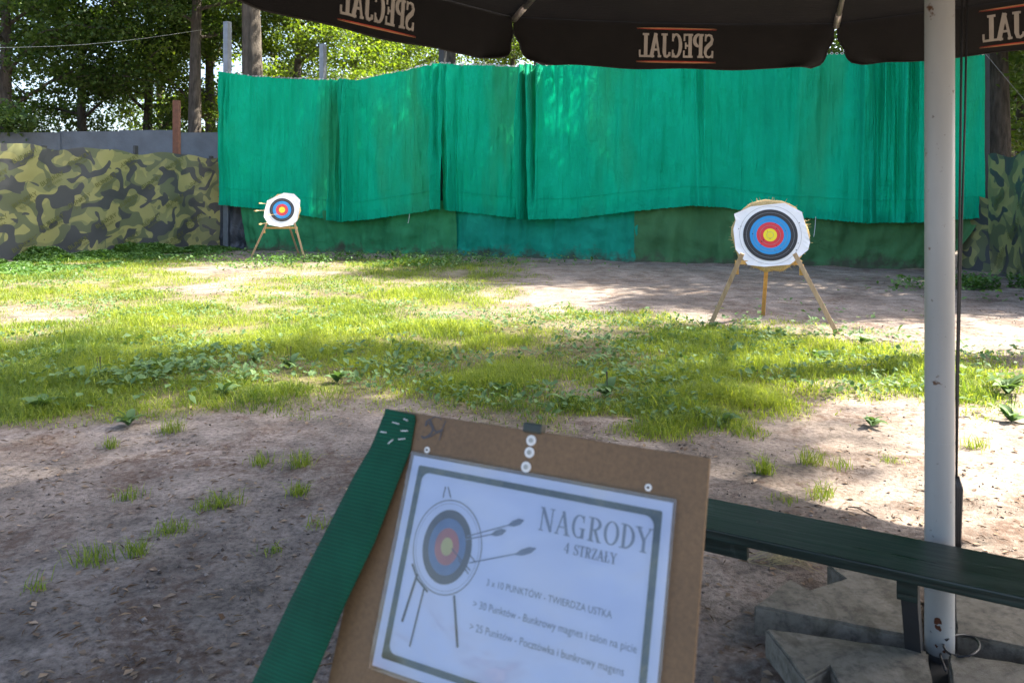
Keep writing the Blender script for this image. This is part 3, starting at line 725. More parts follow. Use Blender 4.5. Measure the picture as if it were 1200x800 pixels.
for k in range(8):
    a, b = corner[k], corner[(k + 1) % 8]; e = (b - a); L = e.length; e.normalize(); o = Vector((e.y, -e.x, 0))
    if o.dot(a) < 0: o = -o
    # canopy panel
    n = 14; V = []; Fc = []
    for i in range(n + 1):
        for j in range(n + 1):
            r = i / n; q = j / n; edge = a.lerp(b, q); p = edge * r
            z = ZH + (ZS + .012 - ZH) * r - .10 * math.sin(math.pi * q) * math.sin(math.pi * r) * .8 - .02 * math.sin(math.pi * q) * r
            V.append((p.x, p.y, z))
    for i in range(n):
        for j in range(n): Fc.append((i * (n + 1) + j, i * (n + 1) + j + 1, (i + 1) * (n + 1) + j + 1, (i + 1) * (n + 1) + j))
    V = [v if i > n else (0, 0, ZH) for i, v in enumerate(V)]
    link('canopy_panel', mesh('canopy_panel', V, Fc, True), M['canopy'], um)
    # valance
    n, m = 60, 14; V = []; Fc = []; bind = []
    wv = random.Random(k)
    ph = wv.uniform(0, 6)
    for j in range(m + 1):
        v = j / m
        ee = .004 + (.05 * min(1, max(0, (v - .25) / .35)) ** 1.5) + (.11 * (1 - math.sqrt(max(0, 1 - ((v - .62) / .38) ** 2))) if v > .62 else 0)
        for i in range(n + 1):
            q = i / n; s_ = ee + (L - 2 * ee) * q; mid = abs(q - .5) * 2
            out = .10 * v * (.25 + .0 * mid) + .05 * v * mid ** 6 * math.sin(ph + q * 40) - .03 * v * mid ** 10
            p = a + e * s_ + o * (out + .004)
            z = ZS - .012 * math.sin(math.pi * q) + .03 * (1 - v) ** 8 - (ZS - ZB) * v - .012 * v * math.sin(math.pi * q) + .006 * v * math.sin(q * 17 + ph)
            V.append((p.x, p.y, z))
            if j == m: bind.append(p + Vector((0, 0, z)))
    for j in range(m):
        for i in range(n): Fc.append((j * (n + 1) + i, j * (n + 1) + i + 1, (j + 1) * (n + 1) + i + 1, (j + 1) * (n + 1) + i))
    va = link('valance', mesh('valance', V, Fc, True), M['canopy'], um)
    side = [Vector(V[j * (n + 1)]) for j in range(4, m)]; side2 = [Vector(V[j * (n + 1) + n]) for j in range(m - 1, 3, -1)]
    MB().tube(side + bind + side2, .006, 5).build('binding', M['hem_thread'], va)
    sm = [Vector(V[i]) - o * .006 for i in range(n + 1)]
    MB().tube(sm, .005, 5).build('seam', M['hem_thread'], va)
    zc, hh, ww = (ZS + ZB) / 2 - .015, .165, .54
    inw = (-o)      # seen from inside the word is mirrored: it runs right to left
    x_dir = e if Vector((0, 0, 1)).cross(o).dot(e) > 0 else -e
    def place(x, y, z, s0=-ww / 2, base=zc - hh / 2):
        v = (ZS - (base + y * hh)) / (ZS - ZB)
        p = (a + b) / 2 + x_dir * (x + s0) + o * (.025 * v + .006 + z)
        return Vector((p.x, p.y, base + y * hh))
    mb = word(MB(), 'SPECJAL', .20, .085, place, -.009, .005, ww)
    mb.build('lettering', M['print_white'], va)
    for zz, mats in ((zc + hh / 2 + .032, ('print_gold', 'print_red')), (zc - hh / 2 - .032, ('print_red', 'print_gold'))):
        for qi, (mt, dz) in enumerate(zip(mats, (.003, -.003))):
            mb = MB(); N = 20
            for i in range(N):
                x0, x1 = [(-.5 + (i + q) / N) * ww * 1.06 for q in (0, 1)]
                w0, w1 = [.0036 * (1 - (abs(x) / (ww * .531)) ** 2) + .0006 for x in (x0, x1)]
                P4 = []
                for x, w in ((x0, -w0), (x1, -w1), (x1, w1), (x0, w0)):
                    zq = zz + dz + w; vq = (ZS - zq) / (ZS - ZB); pp = (a + b) / 2 + x_dir * x + o * (.025 * vq - .004); P4.append((pp.x, pp.y, zq))
                mb.add(P4, [(0, 1, 2, 3)])
            mb.build('stripe', M[mt], va)
    # rib and strut
    c = corner[k]
    rb = MB().tube([Vector((0, 0, ZH - .05)), c * .985 + Vector((0, 0, ZS - .005))], .017, 8).build('rib', M['alu'], um, True)
    c1 = c * .94 + Vector((0, 0, ZS + .035)); c2 = c * .992 + Vector((0, 0, ZS - .015))
    MB().tube([c1, c2], .022, 8).build('rib_end', M['alu'], rb, True)
    MB().bar(Vector((c.x * .02, c.y * .02, 2.78)), c * .5 + Vector((0, 0, (ZH + ZS) / 2 - .04)), .03, .018).build('strut', M['alu'], um)
# small sewn label near the left end of the left valance
a, b = corner[7], corner[0]; e = (b - a).normalized(); o = Vector((a + b)).normalized()
p = a + e * .36 + o * (-.012); 
MB().box((p.x, p.y, ZB + .055), (.075, .004, .032), Matrix.Rotation(math.atan2(e.y, e.x), 3, 'Z')).build('label_tag', simple('tag_cloth', (.16, .12, .115), .8, .2, 60, 0), um)
pole = MB().tube([(0, 0, -.1), (0, 0, .08), (0, 0, 1.2), (0, 0, 3.56)], .0435, 32).build('pole', M['pole'], um, True)
for z in (.73,): MB().tube([(0, 0, z), (0, 0, z + .006)], .0442, 32).build('pole_joint', M['pole'], pole)
mb = MB(); cdr = Vector((-PC.x, -PC.y, 0)).normalized(); sdr = Vector((-cdr.y, cdr.x, 0))
rdm = random.Random(5)
for cz, ca in ((.165, .12), (.145, .07), (.085, .2), (.075, -.3)):
    n = 9; ring = []
    for i in range(n):
        q = 2 * math.pi * i / n; rr_ = (.010 if cz > .1 and ca > 0 else .005) * rdm.uniform(.5, 1.3); th = ca + math.cos(q) * rr_ / .0435
        d = cdr * math.cos(th) + sdr * math.sin(th) * -1; ring.append(d * .0448 + Vector((0, 0, cz + math.sin(q) * rr_ * 1.2)))
    MB().add(ring, [tuple(range(n))]).build('rust_spot', M['chip'], pole)
MB().tube([(0, 0, -.05), (0, 0, .05)], .056, 24).build('socket', M['dark_steel'], um, True)
MB().tube([(0, 0, 2.70), (0, 0, 2.84)], .07, 16).build('runner', M['dark_steel'], um, True)
MB().tube([(0, 0, 3.50), (0, 0, 3.66), (0, 0, 3.72)], [.08, .09, .03], 16).build('hub', M['dark_steel'], um, True)
bd = R(-30)
for q in (bd, bd + math.pi / 2):
    d = Vector((math.cos(q), math.sin(q), 0))
    MB().bar(d * -.42 + Vector((0, 0, .02)), d * .42 + Vector((0, 0, .02)), .05, .04).build('base_cross', M['dark_steel'], um) if q == bd else MB().bar(d * -.42 + Vector((0, 0, .018)), d * .42 + Vector((0, 0, .018)), .05, .04).build('base_cross', M['dark_steel'], um)

# ------------------------------------------------------------------ concrete ballast slabs
ZT = .10
def slab(poly, zt, label, ext=()):
    P = [gp(px, py, zt) for px, py in poly]; c = sum(P, Vector()) / len(P)
    mb = MB(); rj = random.Random(len(label)); P2 = []
    for p, q in zip(P, P[1:] + P[:1]):
        k_ = max(1, int((q - p).length / .05))
        P2 += [p.lerp(q, i / k_) + (Vector((rj.uniform(-1, 1), rj.uniform(-1, 1), 0)) * (.0035 if i else 0)) for i in range(k_)]
    P = P2; n = len(P); pl = [(p.x - c.x, p.y - c.y) for p in P]
    mb.prism(pl, lambda x, y, z: Vector((x, y, z)), -.03, zt)
    me = mesh('concrete_slab', mb.v, mb.f)
    import bmesh
    bm = bmesh.new(); bm.from_mesh(me); bmesh.ops.recalc_face_normals(bm, faces=bm.faces[:])
    bmesh.ops.bevel(bm, geom=[e_ for e_ in bm.edges if max(v.co.z for v in e_.verts) > zt - .001], offset=.007, segments=2, affect='EDGES'); bm.to_mesh(me); bm.free()
    o = link('concrete_slab', me, M['concrete'], None, (c.x, c.y, 0))
    return tag(o, label, 'concrete slab', 'ballast slabs round the parasol foot')
slab([(883, 709), (926, 677), (948, 690), (990, 677), (968, 660), (1050, 655), (1066, 744)], ZT, 'notched concrete slab left of the pole under the bench')
slab([(896, 735), (1088, 762), (1098, 860), (1010, 850), (972, 781), (944, 797)], ZT, 'notched concrete slab at the bottom edge nearest the bench leg')
slab([(1117, 676), (1185, 690), (1260, 735), (1290, 775), (1119, 742)], ZT, 'mossy concrete slab right of the pole under the bench')
slab([(1112, 764), (1280, 788), (1330, 860), (1116, 862)], ZT, 'mossy concrete slab in the bottom right corner')

# ------------------------------------------------------------------ bench
HB = .45
fl, fr, bl = gp(832, 620, HB), gp(1200, 700, HB), gp(832, 583, HB)
u = (fr - fl).normalized(); w = Vector((-u.y, u.x, 0)); wid = abs((bl - fl).dot(w))
org = fl - u * .45; LEN = (fr - fl).length + 1.25
bn = empty('bench', (org.x, org.y, 0), math.atan2(u.y, u.x), 'long dark green painted plank bench in front of the pole', 'bench')
me_b = MB().box((LEN / 2, wid / 2, HB - .0165), (LEN, wid, .033), None, .005).build('seat', M['bench'], bn)
s1 = (gp(1063, 690, HB - .05) - org).dot(u)
for s_ in (s1, .28, LEN - .3):
    MB().box((s_, wid / 2, HB - .033 - .028), (.055, wid - .02, .056), None, .003).build('cleat', M['bench'], bn)
    MB().bar((s_, wid * .5, HB - .062), (s_ + .015, wid + .08, -.02), .045, .06).build('leg', M['dark_steel'], bn)
MB().box((.35, .05, HB - .033 - .03), (.42, .028, .058), None, .003).build('apron', M['bench'], bn)

# ------------------------------------------------------------------ cables on the pole
pt = lambda px, py: dp(px, py, 2.44)
pth = [pt(1128, -40), pt(1126, 120), pt(1124, 300), pt(1121, 450), pt(1121, 560)]
tag(MB().tube(pth, .0042, 6).build('cable', M['cable'], None, True), 'thin black cable hanging straight down along the right of the pole', 'cable')
pth = [pt(1134, -40), pt(1131, 130), pt(1126, 300), pt(1123, 440), pt(1121, 558), pt(1119, 690), pt(1119, 740), pt(1117, 790)]
tag(MB().tube(pth, .0036, 6).build('cable', M['cable'], None, True), 'second black cable beside the pole running down past the bench', 'cable')
mb = MB(); 
for k in range(6):
    x = 1119 + (k % 3) * 2.4; dd_ = .012 * (k // 3)
    mb.tube([pt(x - 1, 558) + Vector((0, dd_, 0)), pt(x + 1.5, 572), pt(x, 605) + Vector((0, dd_, 0)), pt(x - .5, 632), pt(x + (k - 3) * .8, 643)], [.004, .009, .0095, .008, .003], 7)
tag(mb.build('cable_bundle', M['cable'], None, True), 'black cable coiled into a bundle tied to the pole above the bench', 'cable')
lp = [gp(1118, 745, .06)]
for q in np.linspace(-2.6, 3.0, 16): lp.append(gp(1127 + 21 * math.cos(q), 756 + 13 * math.sin(q), .105 + .01 * math.sin(q * 2)))
lp += [gp(1106, 752, .09), gp(1102, 768, .06), gp(1108, 785, .11)]
tag(MB().tube(lp, .004, 6).build('cable_loop', M['cable'], None, True), 'loop of black cable lying on the slab at the pole foot', 'cable')

# ------------------------------------------------------------------ archery targets
def archery_target(cpx, cpy, depth, rz, tilt, outline, fac, feet, legtops, label, boss_off, rearwood):
    C = dp(cpx, cpy, depth); t = empty('archery_target', (C.x, C.y, 0), rz, label, 'archery target', 'archery targets on wooden tripods')
    Mi = (Matrix.Translation((C.x, C.y, 0)) @ Matrix.Rotation(rz, 4, 'Z')).inverted()
    Rt = Matrix.Rotation(-tilt, 4, 'X'); cz = C.z
    def T(x, y, z):                       # x right, y up on the face, z out of the face towards the shooter
        return Rt @ Vector((x, -z, y)) + Vector((0, 0, cz))
    rd = random.Random(int(cpx))
    n = 30; r = [.456 + rd.uniform(-.02, .02) for _ in range(n)]
    mb = MB(); rings = []
    for z, k in ((-.17, .90), (-.15, .985), (-.09, 1.0), (-.03, .985), (-.012, .93)):
        rings.append([T(boss_off[0] + k * r[i] * math.cos(2 * math.pi * i / n), boss_off[1] + k * r[i] * math.sin(2 * math.pi * i / n), z) for i in range(n)])
    v = [p for q in rings for p in q]; f = [(a * n + i, a * n + (i + 1) % n, (a + 1) * n + (i + 1) % n, (a + 1) * n + i) for a in range(4) for i in range(n)]
    f += [tuple(range(n))[::-1], tuple(4 * n + i for i in range(n))]
    mb.add(v, f); mb.build('straw_boss', M['straw'], t, True)
    mb = MB()                             # loose straw at the rim
    for i in range(90):
        a = rd.uniform(0, 6.283); k = .45; p = T(boss_off[0] + k * math.cos(a), boss_off[1] + k * math.sin(a), rd.uniform(-.14, -.02)); q = p + Vector((math.cos(a), rd.uniform(-.6, .6), math.sin(a) * .8)).normalized() * rd.uniform(.02, .06)
        mb.tube([p, q], [.003, .001], 3, False)
    kind(mb.build('straw_ends', M['straw'], t), 'stuff')
    ol = [((x) * fac, -(y) * fac) for x, y in outline]
    # paper: fan of rings so that it can curl a little
    mb = MB(); m = len(ol); P = []
    fine = []
    for i in range(m):
        a, b = ol[i], ol[(i + 1) % m]
        for k in range(4): fine.append((a[0] + (b[0] - a[0]) * k / 4, a[1] + (b[1] - a[1]) * k / 4))
    m = len(fine); V = []
    for k, s in enumerate((.0, .8, .9, 1.0)):
        for i, (x, y) in enumerate(fine):
            V.append(T(x * s, y * s, .004 + (.012 * rd.random() if s == 1 else .004 * rd.random() if s == .9 else 0)))
    f = [(k * m + i, k * m + (i + 1) % m, (k + 1) * m + (i + 1) % m, (k + 1) * m + i) for k in range(3) for i in range(m)]
    pp = link('paper_face', mesh('paper_face', V, f), M['paper'], t)
    def ring(r0, r1, mt, nm, z, n=64):
        v = []; f = []
        for i in range(n):
            a = 2 * math.pi * i / n
            for q in (r0, r1): v.append(T(q * math.cos(a), q * math.sin(a), z))
        for i in range(n): j = (i + 1) % n; f.append((2 * i, 2 * i + 1, 2 * j + 1, 2 * j))
        link(nm, mesh(nm, v, f), M[mt], pp)
    for r0, r1, mt, nm in ((0, .08, 'ring_yellow', 'yellow_ring'), (.08, .16, 'ring_red', 'red_ring'), (.16, .24, 'ring_blue', 'blue_ring'), (.24, .32, 'ring_black', 'black_ring')): ring(max(r0, 1e-4), r1, mt, nm, .009)
    for rr_ in (.04, .12, .2, .28, .362): ring(rr_ - .0016, rr_ + .0016, 'ring_line', 'score_line', .0115)
    for _ in range(26):
        a = rd.uniform(0, 6.28); q = rd.uniform(.0, .38); x, y = q * math.cos(a), q * math.sin(a); rr_ = rd.uniform(.004, .007)
        link('arrow_hole', mesh('arrow_hole', [T(x + rr_ * math.cos(w_), y + rr_ * math.sin(w_), .0135) for w_ in np.linspace(0, 5.3, 7)], [tuple(range(7))]), M['hole'], pp)
    L = lambda p: Mi @ p
    for i in range(2):
        a, b = L(gp(*feet[i])), L(legtops[i]); a.z -= .02
        MB().bar(a, b, .052, .036, (0, -1, 0), .004).build('leg', M['wood'], t)
        kn = b.lerp(a, .17); MB().bar(kn + Vector((0, .03, .03)), kn + Vector((0, .03, -.10)), .05, .03, (0, -1, 0), .003).build('bracket', M['wood_yellow'], t)
    a, b = L(gp(*feet[2])), Vector((0.0, .24, cz + .1)); a.z -= .02
    MB().bar(a, b, .05, .036, (0, -1, 0), .004).build('rear_leg', M[rearwood], t)
    k = .14; l0, l1 = L(legtops[0]).lerp(L(gp(*feet[0])), k), L(legtops[1]).lerp(L(gp(*feet[1])), k)
    l0.y += .26; l1.y += .26; ex = (l1 - l0).normalized() * .03
    MB().bar(l0 - ex, l1 + ex, .045, .05, (0, 0, 1), .003).build('crossbar', M['wood_yellow'], t)
    return t, T, C, rz
near_o = [(-180, -110), (-95, -150), (60, -168), (75, -168), (155, -122), (175, -45), (193, 35), (183, 75), (95, 152), (-30, 166), (-112, 158), (-172, 78), (-184, -27), (-172, -75)]
archery_target(902.5, 275.5, 9.2, R(-17), R(9), near_o, 9.2 / F_PX / 4.444, ((831, 382), (982, 391), (894, 369)), (dp(870, 297, 8.98), dp(931, 297, 8.92)),
               'large near archery target with straw boss on a tripod beside the pole', (-.005, .008), 'wood_yellow')
far_o = [(-122, -78), (15, -147), (98, -137), (150, -85), (142, 5), (125, 88), (92, 130), (-10, 146), (-105, 128), (-148, 58), (-140, -5), (-128, -48)]
FT = archery_target(330.5, 246, 20.2, R(14), R(7), far_o, 20.2 / F_PX / 7.27, ((292, 305.5), (358, 306), (351, 300)), (dp(313, 261, 19.9), dp(345, 261, 19.9)),
               'smaller far archery target with arrows stuck in it before the curtains', (.02, -.01), 'wood')
for i, (tx, ty, ex, ey, lab) in enumerate(((297, 247.2, 318, 246, 'longest arrow with tan feathers stuck in the left of the far target'), (303, 238.3, 319, 239, 'highest arrow in the left edge of the far target'),
                              (314, 252, 326, 251, 'arrow in the black ring of the far target'), (303, 263, 316, 260.5, 'lowest arrow beside the leg top of the far target'))):
    tail, tip = dp(tx, ty, 19.72), dp(ex, ey, 20.2); d = (tip - tail).normalized(); L = (tip - tail).length
    t = empty('arrow', tail, 0, lab, 'arrow', 'arrows stuck in the far target')
    MB().tube([Vector((0, 0, 0)), d * L], .006, 6).build('shaft', M['shaft'], t)
    sd_ = d.cross(Vector((0, 0, 1))).normalized(); up = sd_.cross(d)
    for k in range(3):
        q = R(90 + 120 * k); o = sd_ * math.cos(q) + up * math.sin(q)
        A = [d * .02 + o * .005, d * .05 + o * .024, d * .11 + o * .022, d * .15 + o * .005]; s2 = d.cross(o) * .0015
        MB().add([p + s2 for p in A] + [p - s2 for p in A], [(0, 1, 2, 3), (7, 6, 5, 4), (0, 4, 5, 1), (1, 5, 6, 2), (2, 6, 7, 3), (3, 7, 4, 0)]).build('feather', M['fletch'], t)

# ------------------------------------------------------------------ sign board with the prize list
Pc = Vector((.00619, 1.04915, .96107)); bx = Vector((.89138, -.45325, 0)).normalized(); bnm = Vector((-.42115, -.83084, .36378)).normalized()
bup = bnm.cross(bx); bup = bup if bup.z > 0 else -bup
bup.normalize(); bnm = bx.cross(bup); bnm = bnm if bnm.y < 0 else -bnm
SB = Pc.z / bup.z; base = Pc - bup * SB
Mb = Matrix(((bx.x, -bnm.x, bup.x, base.x), (bx.y, -bnm.y, bup.y, base.y), (bx.z, -bnm.z, bup.z, base.z), (0, 0, 0, 1)))
sg = empty('sign_board', (0, 0, 0), 0, 'brown hardboard sign with laminated prize poster and green strap', 'sign'); sg.matrix_world = Mb
def uvp(px, py):
    d = Vector(((px - CX) / F_PX, 1, -(py - HY) / F_PX)); O = Vector((0, 0, EYE)); tt = (Pc - O).dot(bnm) / d.dot(bnm); p = O + d * tt - Pc
    return p.dot(bx), p.dot(bup) + SB
def Q(u_, v_, h): return Vector((u_, -h, v_))
TL, TR = uvp(453, 479), uvp(832, 536); top = (TL[1] + TR[1]) / 2
BW0, BW1 = TL[0], TR[0]
hb = MB().box(((BW0 + BW1) / 2, .004, top / 2), (BW1 - BW0, .008, top), None, .0015).build('panel', M['board'], sg)
Mbi = Mb.to_3x3().inverted()
dn = Mbi @ Vector((bup.x, bup.y, -bup.z)); tp = Vector(((BW0 + BW1) / 2, .03, top - .004))
for x_ in (-.09, .03): MB().bar(tp + Vector((x_, 0, 0)), tp + Vector((x_, 0, 0)) + dn * (top * .985), .04, .02, tuple(Vector(dn).cross(Vector((1, 0, 0))))).build('rear_prop', M['wood'], sg)
for x in (BW0 + .07, BW1 - .07): MB().box((x, .020, top - .03), (.04, .022, .03), None, .002).build('hinge', M['screw'], sg)
c0, c1 = uvp(614, 498), uvp(636, 500)
MB().box(((c0[0] + c1[0]) / 2, .006, top + .004), (c1[0] - c0[0], .020, .015), None, .003).build('clip', M['clip'], sg)
def disc(px, py, r, h0, h1, mt, nm, parent):
    uu, vv = uvp(px, py); n = 18
    return MB().prism([(uu + r * math.cos(2 * math.pi * i / n), vv + r * math.sin(2 * math.pi * i / n)) for i in range(n)], lambda x, y, z: Q(x, y, z), h0, h1).build(nm, M[mt], parent)
for px, py in ((623, 516), (621, 530), (617, 547)):
    w_ = disc(px, py, .0077, 0, .0025, 'white_plastic', 'washer', hb); disc(px, py, .0035, .0025, .0035, 'screw', 'screw', sg)
for px, py in ((501, 527), (760, 571)):
    disc(px, py, .0048, 0, .002, 'white_plastic', 'eyelet', hb); disc(px, py, .0018, .002, .003, 'hole', 'eyelet_hole', sg)
def ink(mb, pts, wd, h, px=True):
    P = [uvp(*p) for p in pts] if px else pts; Lf, Rt = strokes(P, wd); m = len(P)
    mb.add([Q(p.x, p.y, h) for p in Lf] + [Q(p.x, p.y, h) for p in Rt], [(i, i + 1, m + i + 1, m + i) for i in range(m - 1)])
mb = MB()                                 # marker scribble
ink(mb, [(499, 499), (500, 494), (504, 491), (505, 494), (508, 501), (506, 507), (502, 511), (497, 513), (494, 511)], .0034, .0008)
ink(mb, [(504, 492), (510, 488), (515, 489), (518, 492)], .0016, .0010)
ink(mb, [(499, 499), (503, 495), (507, 502), (513, 507), (517, 505), (518, 503)], .0022, .0012)
ink(mb, [(523, 493), (519, 502), (517, 510), (515, 516)], .0018, .0014)
ink(mb, [(500, 513), (508, 510), (514, 505), (520, 504)], .0018, .0016)
mb.build('marker_scribble', M['p_black'], hb)
# the poster
PW, PH = .42, .297; ps = 0
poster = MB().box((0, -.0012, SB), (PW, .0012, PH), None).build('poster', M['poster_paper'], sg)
def rrect(w_, h_, r, n=6):
    out = []
    for cx_, cy_, a0 in ((w_ / 2 - r, h_ / 2 - r, 0), (-w_ / 2 + r, h_ / 2 - r, 90), (-w_ / 2 + r, -h_ / 2 + r, 180), (w_ / 2 - r, -h_ / 2 + r, 270)):
        for i in range(n + 1): a = R(a0 + 90 * i / n); out.append((cx_ + r * math.cos(a), cy_ + r * math.sin(a)))
    return out
oo, ii_ = rrect(PW - .026, PH - .026, .003), rrect(PW - .046, PH - .044, .013); n = len(oo)
link('border', mesh('border', [Q(x, y + SB, .0022) for x, y in oo] + [Q(x, y + SB, .0022) for x, y in ii_], [(i, (i + 1) % n, (i + 1) % n + n, i + n) for i in range(n)]), M['poster_border'], poster)
uc, vc = uvp(524.5, 640)
def rad(rx, ry): return abs(uvp(524.5 + rx, 640)[0] - uvp(524.5 - rx, 640)[0]) / 2, abs(uvp(524.5, 640 - ry)[1] - uvp(524.5, 640 + ry)[1]) / 2
def ell(r0, r1, mt, nm, h, n=48):
    a0, b0 = r0; a1, b1 = r1; v = []; f = []
    for i in range(n):
        q = 2 * math.pi * i / n; v += [Q(uc + a0 * math.cos(q), vc + b0 * math.sin(q), h), Q(uc + a1 * math.cos(q), vc + b1 * math.sin(q), h)]
    for i in range(n): j = (i + 1) % n; f.append((2 * i, 2 * i + 1, 2 * j + 1, 2 * j))
    link(nm, mesh(nm, v, f), M[mt], poster)
z0 = (1e-4, 1e-4)
Ry, Rr, Rb, Rk, Rw = rad(7, 11), rad(14.5, 22.5), rad(22, 34.5), rad(29, 45), rad(40.5, 57)
ell(z0, Ry, 'p_yellow', 'yellow_ring', .0023); ell(Ry, Rr, 'p_red', 'red_ring', .0023); ell(Rr, Rb, 'p_blue', 'blue_ring', .0023); ell(Rb, Rk, 'p_black', 'black_ring', .0023)
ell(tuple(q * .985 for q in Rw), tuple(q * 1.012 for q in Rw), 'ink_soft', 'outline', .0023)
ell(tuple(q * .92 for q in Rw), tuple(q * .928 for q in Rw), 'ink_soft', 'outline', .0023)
mb = MB()
for pts, w_ in (([(490, 672), (472, 728)], .004), ([(498, 688), (481, 757)], .0026), ([(533, 697), (537, 758)], .0036), ([(523, 570), (520, 583)], .0016), ([(526, 570), (529, 583)], .0016), ([(484, 660), (490, 678), (502, 693)], .003)): ink(mb, pts, w_, .0024)
mb.build('drawn_legs', M['p_black'], poster)
mb = MB()
for s_, e_, a, b in (((548, 628), (600, 614), (597, 615), (615, 609)), ((546, 632), (580, 625), (577, 626), (594, 621)), ((551, 659), (608, 648), (605, 649), (629, 642))):
    ink(mb, [s_, e_], .0016, .0025)
    m_ = [(a[0] + (b[0] - a[0]) * q, a[1] + (b[1] - a[1]) * q) for q in (0, .3, .7, 1)]; ink(mb, m_, [.002, .008, .0085, .001], .0026)
mb.build('drawn_arrows', simple('poster_arrow', (.12, .15, .22), .5, .2, 60, 0), poster)
mb = MB()
for pts in ([(530, 642), (552, 668)], [(538, 655), (550, 672)], [(552, 650), (558, 658)]): ink(mb, pts, .0014, .0027)
mb.build('drawn_shadows', M['p_black'], poster)
def pword(text, p0, p1, cap, T, t, mt, nm):
    a, b = uvp(*p0), uvp(*p1); vv = (a[1] + b[1]) / 2; wd = b[0] - a[0]
    mb = MB(); k = [0]
    x = 0
    word(mb, text, T, t, lambda x, y, z: Q(a[0] + x, vv + y * cap, z), .0022, .0024, wd)
    mb.build(nm, M[mt], poster)
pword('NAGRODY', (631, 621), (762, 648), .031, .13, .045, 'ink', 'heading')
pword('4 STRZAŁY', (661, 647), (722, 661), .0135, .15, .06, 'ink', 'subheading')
def pline(text, p0, p1, mt, bold=.0):
    a, b = uvp(*p0), uvp(*p1); o = glyph_text('text_line', text, .01, M[mt], poster, Matrix.Identity(4))
    xs_ = [v.co.x for v in o.data.vertices]; k = (b[0] - a[0]) / (max(xs_) - min(xs_)); vm = (a[1] + b[1]) / 2; um_ = (a[0] + b[0]) / 2; mid = (max(xs_) + min(xs_)) / 2
    for v in o.data.vertices: v.co = Q(um_ + (v.co.x - mid) * k, vm + v.co.y * k * 1.15, .0024)
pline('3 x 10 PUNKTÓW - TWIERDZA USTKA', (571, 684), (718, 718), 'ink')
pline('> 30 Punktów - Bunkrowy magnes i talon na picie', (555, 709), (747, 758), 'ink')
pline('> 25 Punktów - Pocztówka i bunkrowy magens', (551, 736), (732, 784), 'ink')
# laminate film with a slightly wavy edge
rd = random.Random(3); n, m = 30, 22; V = []
for j in range(m + 1):
    for i in range(n + 1):
        x, y = (i / n - .5) * (PW + .010), (j / m - .5) * (PH + .010); ed = max(abs(i / n - .5), abs(j / m - .5)) * 2
        V.append(Q(x, y + SB, .0036 + .0012 * math.sin(x * 31 + y * 9) * math.sin(y * 27) + (.0018 * rd.random() if ed > .97 else 0)))
link('laminate', mesh('laminate', V, [(j * (n + 1) + i, j * (n + 1) + i + 1, (j + 1) * (n + 1) + i + 1, (j + 1) * (n + 1) + i) for j in range(m) for i in range(n)], True), M['laminate'], poster)
# green webbing strap
Lp = [(453, 479), (452, 484), (436, 524), (421, 555), (386, 630), (352, 703), (312, 798), (292, 850), (262, 930)]
Rp = [(487, 486), (488, 492), (482, 528), (470, 566), (447, 634), (416, 706), (381, 798), (360, 850), (332, 930)]
V = []; nn = 7
for k, (a, b) in enumerate(zip(Lp, Rp)):
    A, B = uvp(*a), uvp(*b); h = .004 + .030 * min(1, max(0, k - 2) / 4)
    for i in range(nn): q = i / (nn - 1); V.append(Q(A[0] + (B[0] - A[0]) * q, A[1] + (B[1] - A[1]) * q, h + .004 * math.sin(math.pi * q) * min(1, max(0, k - 2) / 3)))
nv = len(V); V += [p + Vector((0, .0022, 0)) for p in V]
K = len(Lp); f = [(k * nn + i, k * nn + i + 1, (k + 1) * nn + i + 1, (k + 1) * nn + i) for k in range(K - 1) for i in range(nn - 1)]
f += [tuple(q + nv for q in reversed(x)) for x in list(f)]
f += [(k * nn, (k + 1) * nn, (k + 1) * nn + nv, k * nn + nv) for k in range(K - 1)] + [(k * nn + nn - 1, k * nn + nn - 1 + nv, (k + 1) * nn + nn - 1 + nv, (k + 1) * nn + nn - 1) for k in range(K - 1)]
me = mesh('strap', V, f, True); uvl = me.uv_layers.new(name='UVMap')
for lp_ in me.loops:
    vi = lp_.vertex_index % nv; kk, i = divmod(vi, nn); co = me.vertices[vi].co; uvl.data[lp_.index].uv = (i / nn, co.z * 2.2)
st = link('strap', me, M['strap'], sg)
for (x0, y0), (x1, y1) in (((462, 495), (470, 497)), ((448, 506), (455, 507)), ((472, 505), (480, 505)), ((469, 515), (477, 514)), ((457, 520), (463, 515)), ((475, 491), (480, 493))):
    a, b = uvp(x0, y0), uvp(x1, y1); MB().bar(Q(a[0], a[1], .0055), Q(b[0], b[1], .0055), .0013, .0013).build('staple', M['staple'], st)

# ------------------------------------------------------------------ grass, weeds, litter
def blades(X, Y, h, wd, lean, rn, z=None):
    n = len(X); a = rn.uniform(0, 2 * np.pi, n); b = a + rn.normal(np.pi / 2, .5, n)
    Z = ground_z(X, Y) - .004 if z is None else z
    d = np.stack([np.cos(a), np.sin(a), 0 * a], 1); s = np.stack([np.cos(b), np.sin(b), 0 * a], 1) * (wd / 2)[:, None]
    P = np.stack([X, Y, Z], 1); m = P + d * (h * lean * .35)[:, None]; m[:, 2] += h * .6; t = P + d * (h * lean)[:, None]; t[:, 2] += h * (1 - .35 * lean)
    V = np.stack([P - s, P + s, m - s * .8, m + s * .8, t], 1).reshape(-1, 3); i = np.arange(n)[:, None] * 5
    return V, np.concatenate([i + [0, 1, 3], i + [0, 3, 2], i + [2, 3, 4]], 0)
rn = np.random.default_rng(11)
N = 760000
d_ = 4.3 + (21.0 - 4.3) * rn.random(N) ** 1.25
x_ = (rn.random(N) * 1.7 - .83) * d_
x_ = np.clip(x_, -14.5, 12.0)
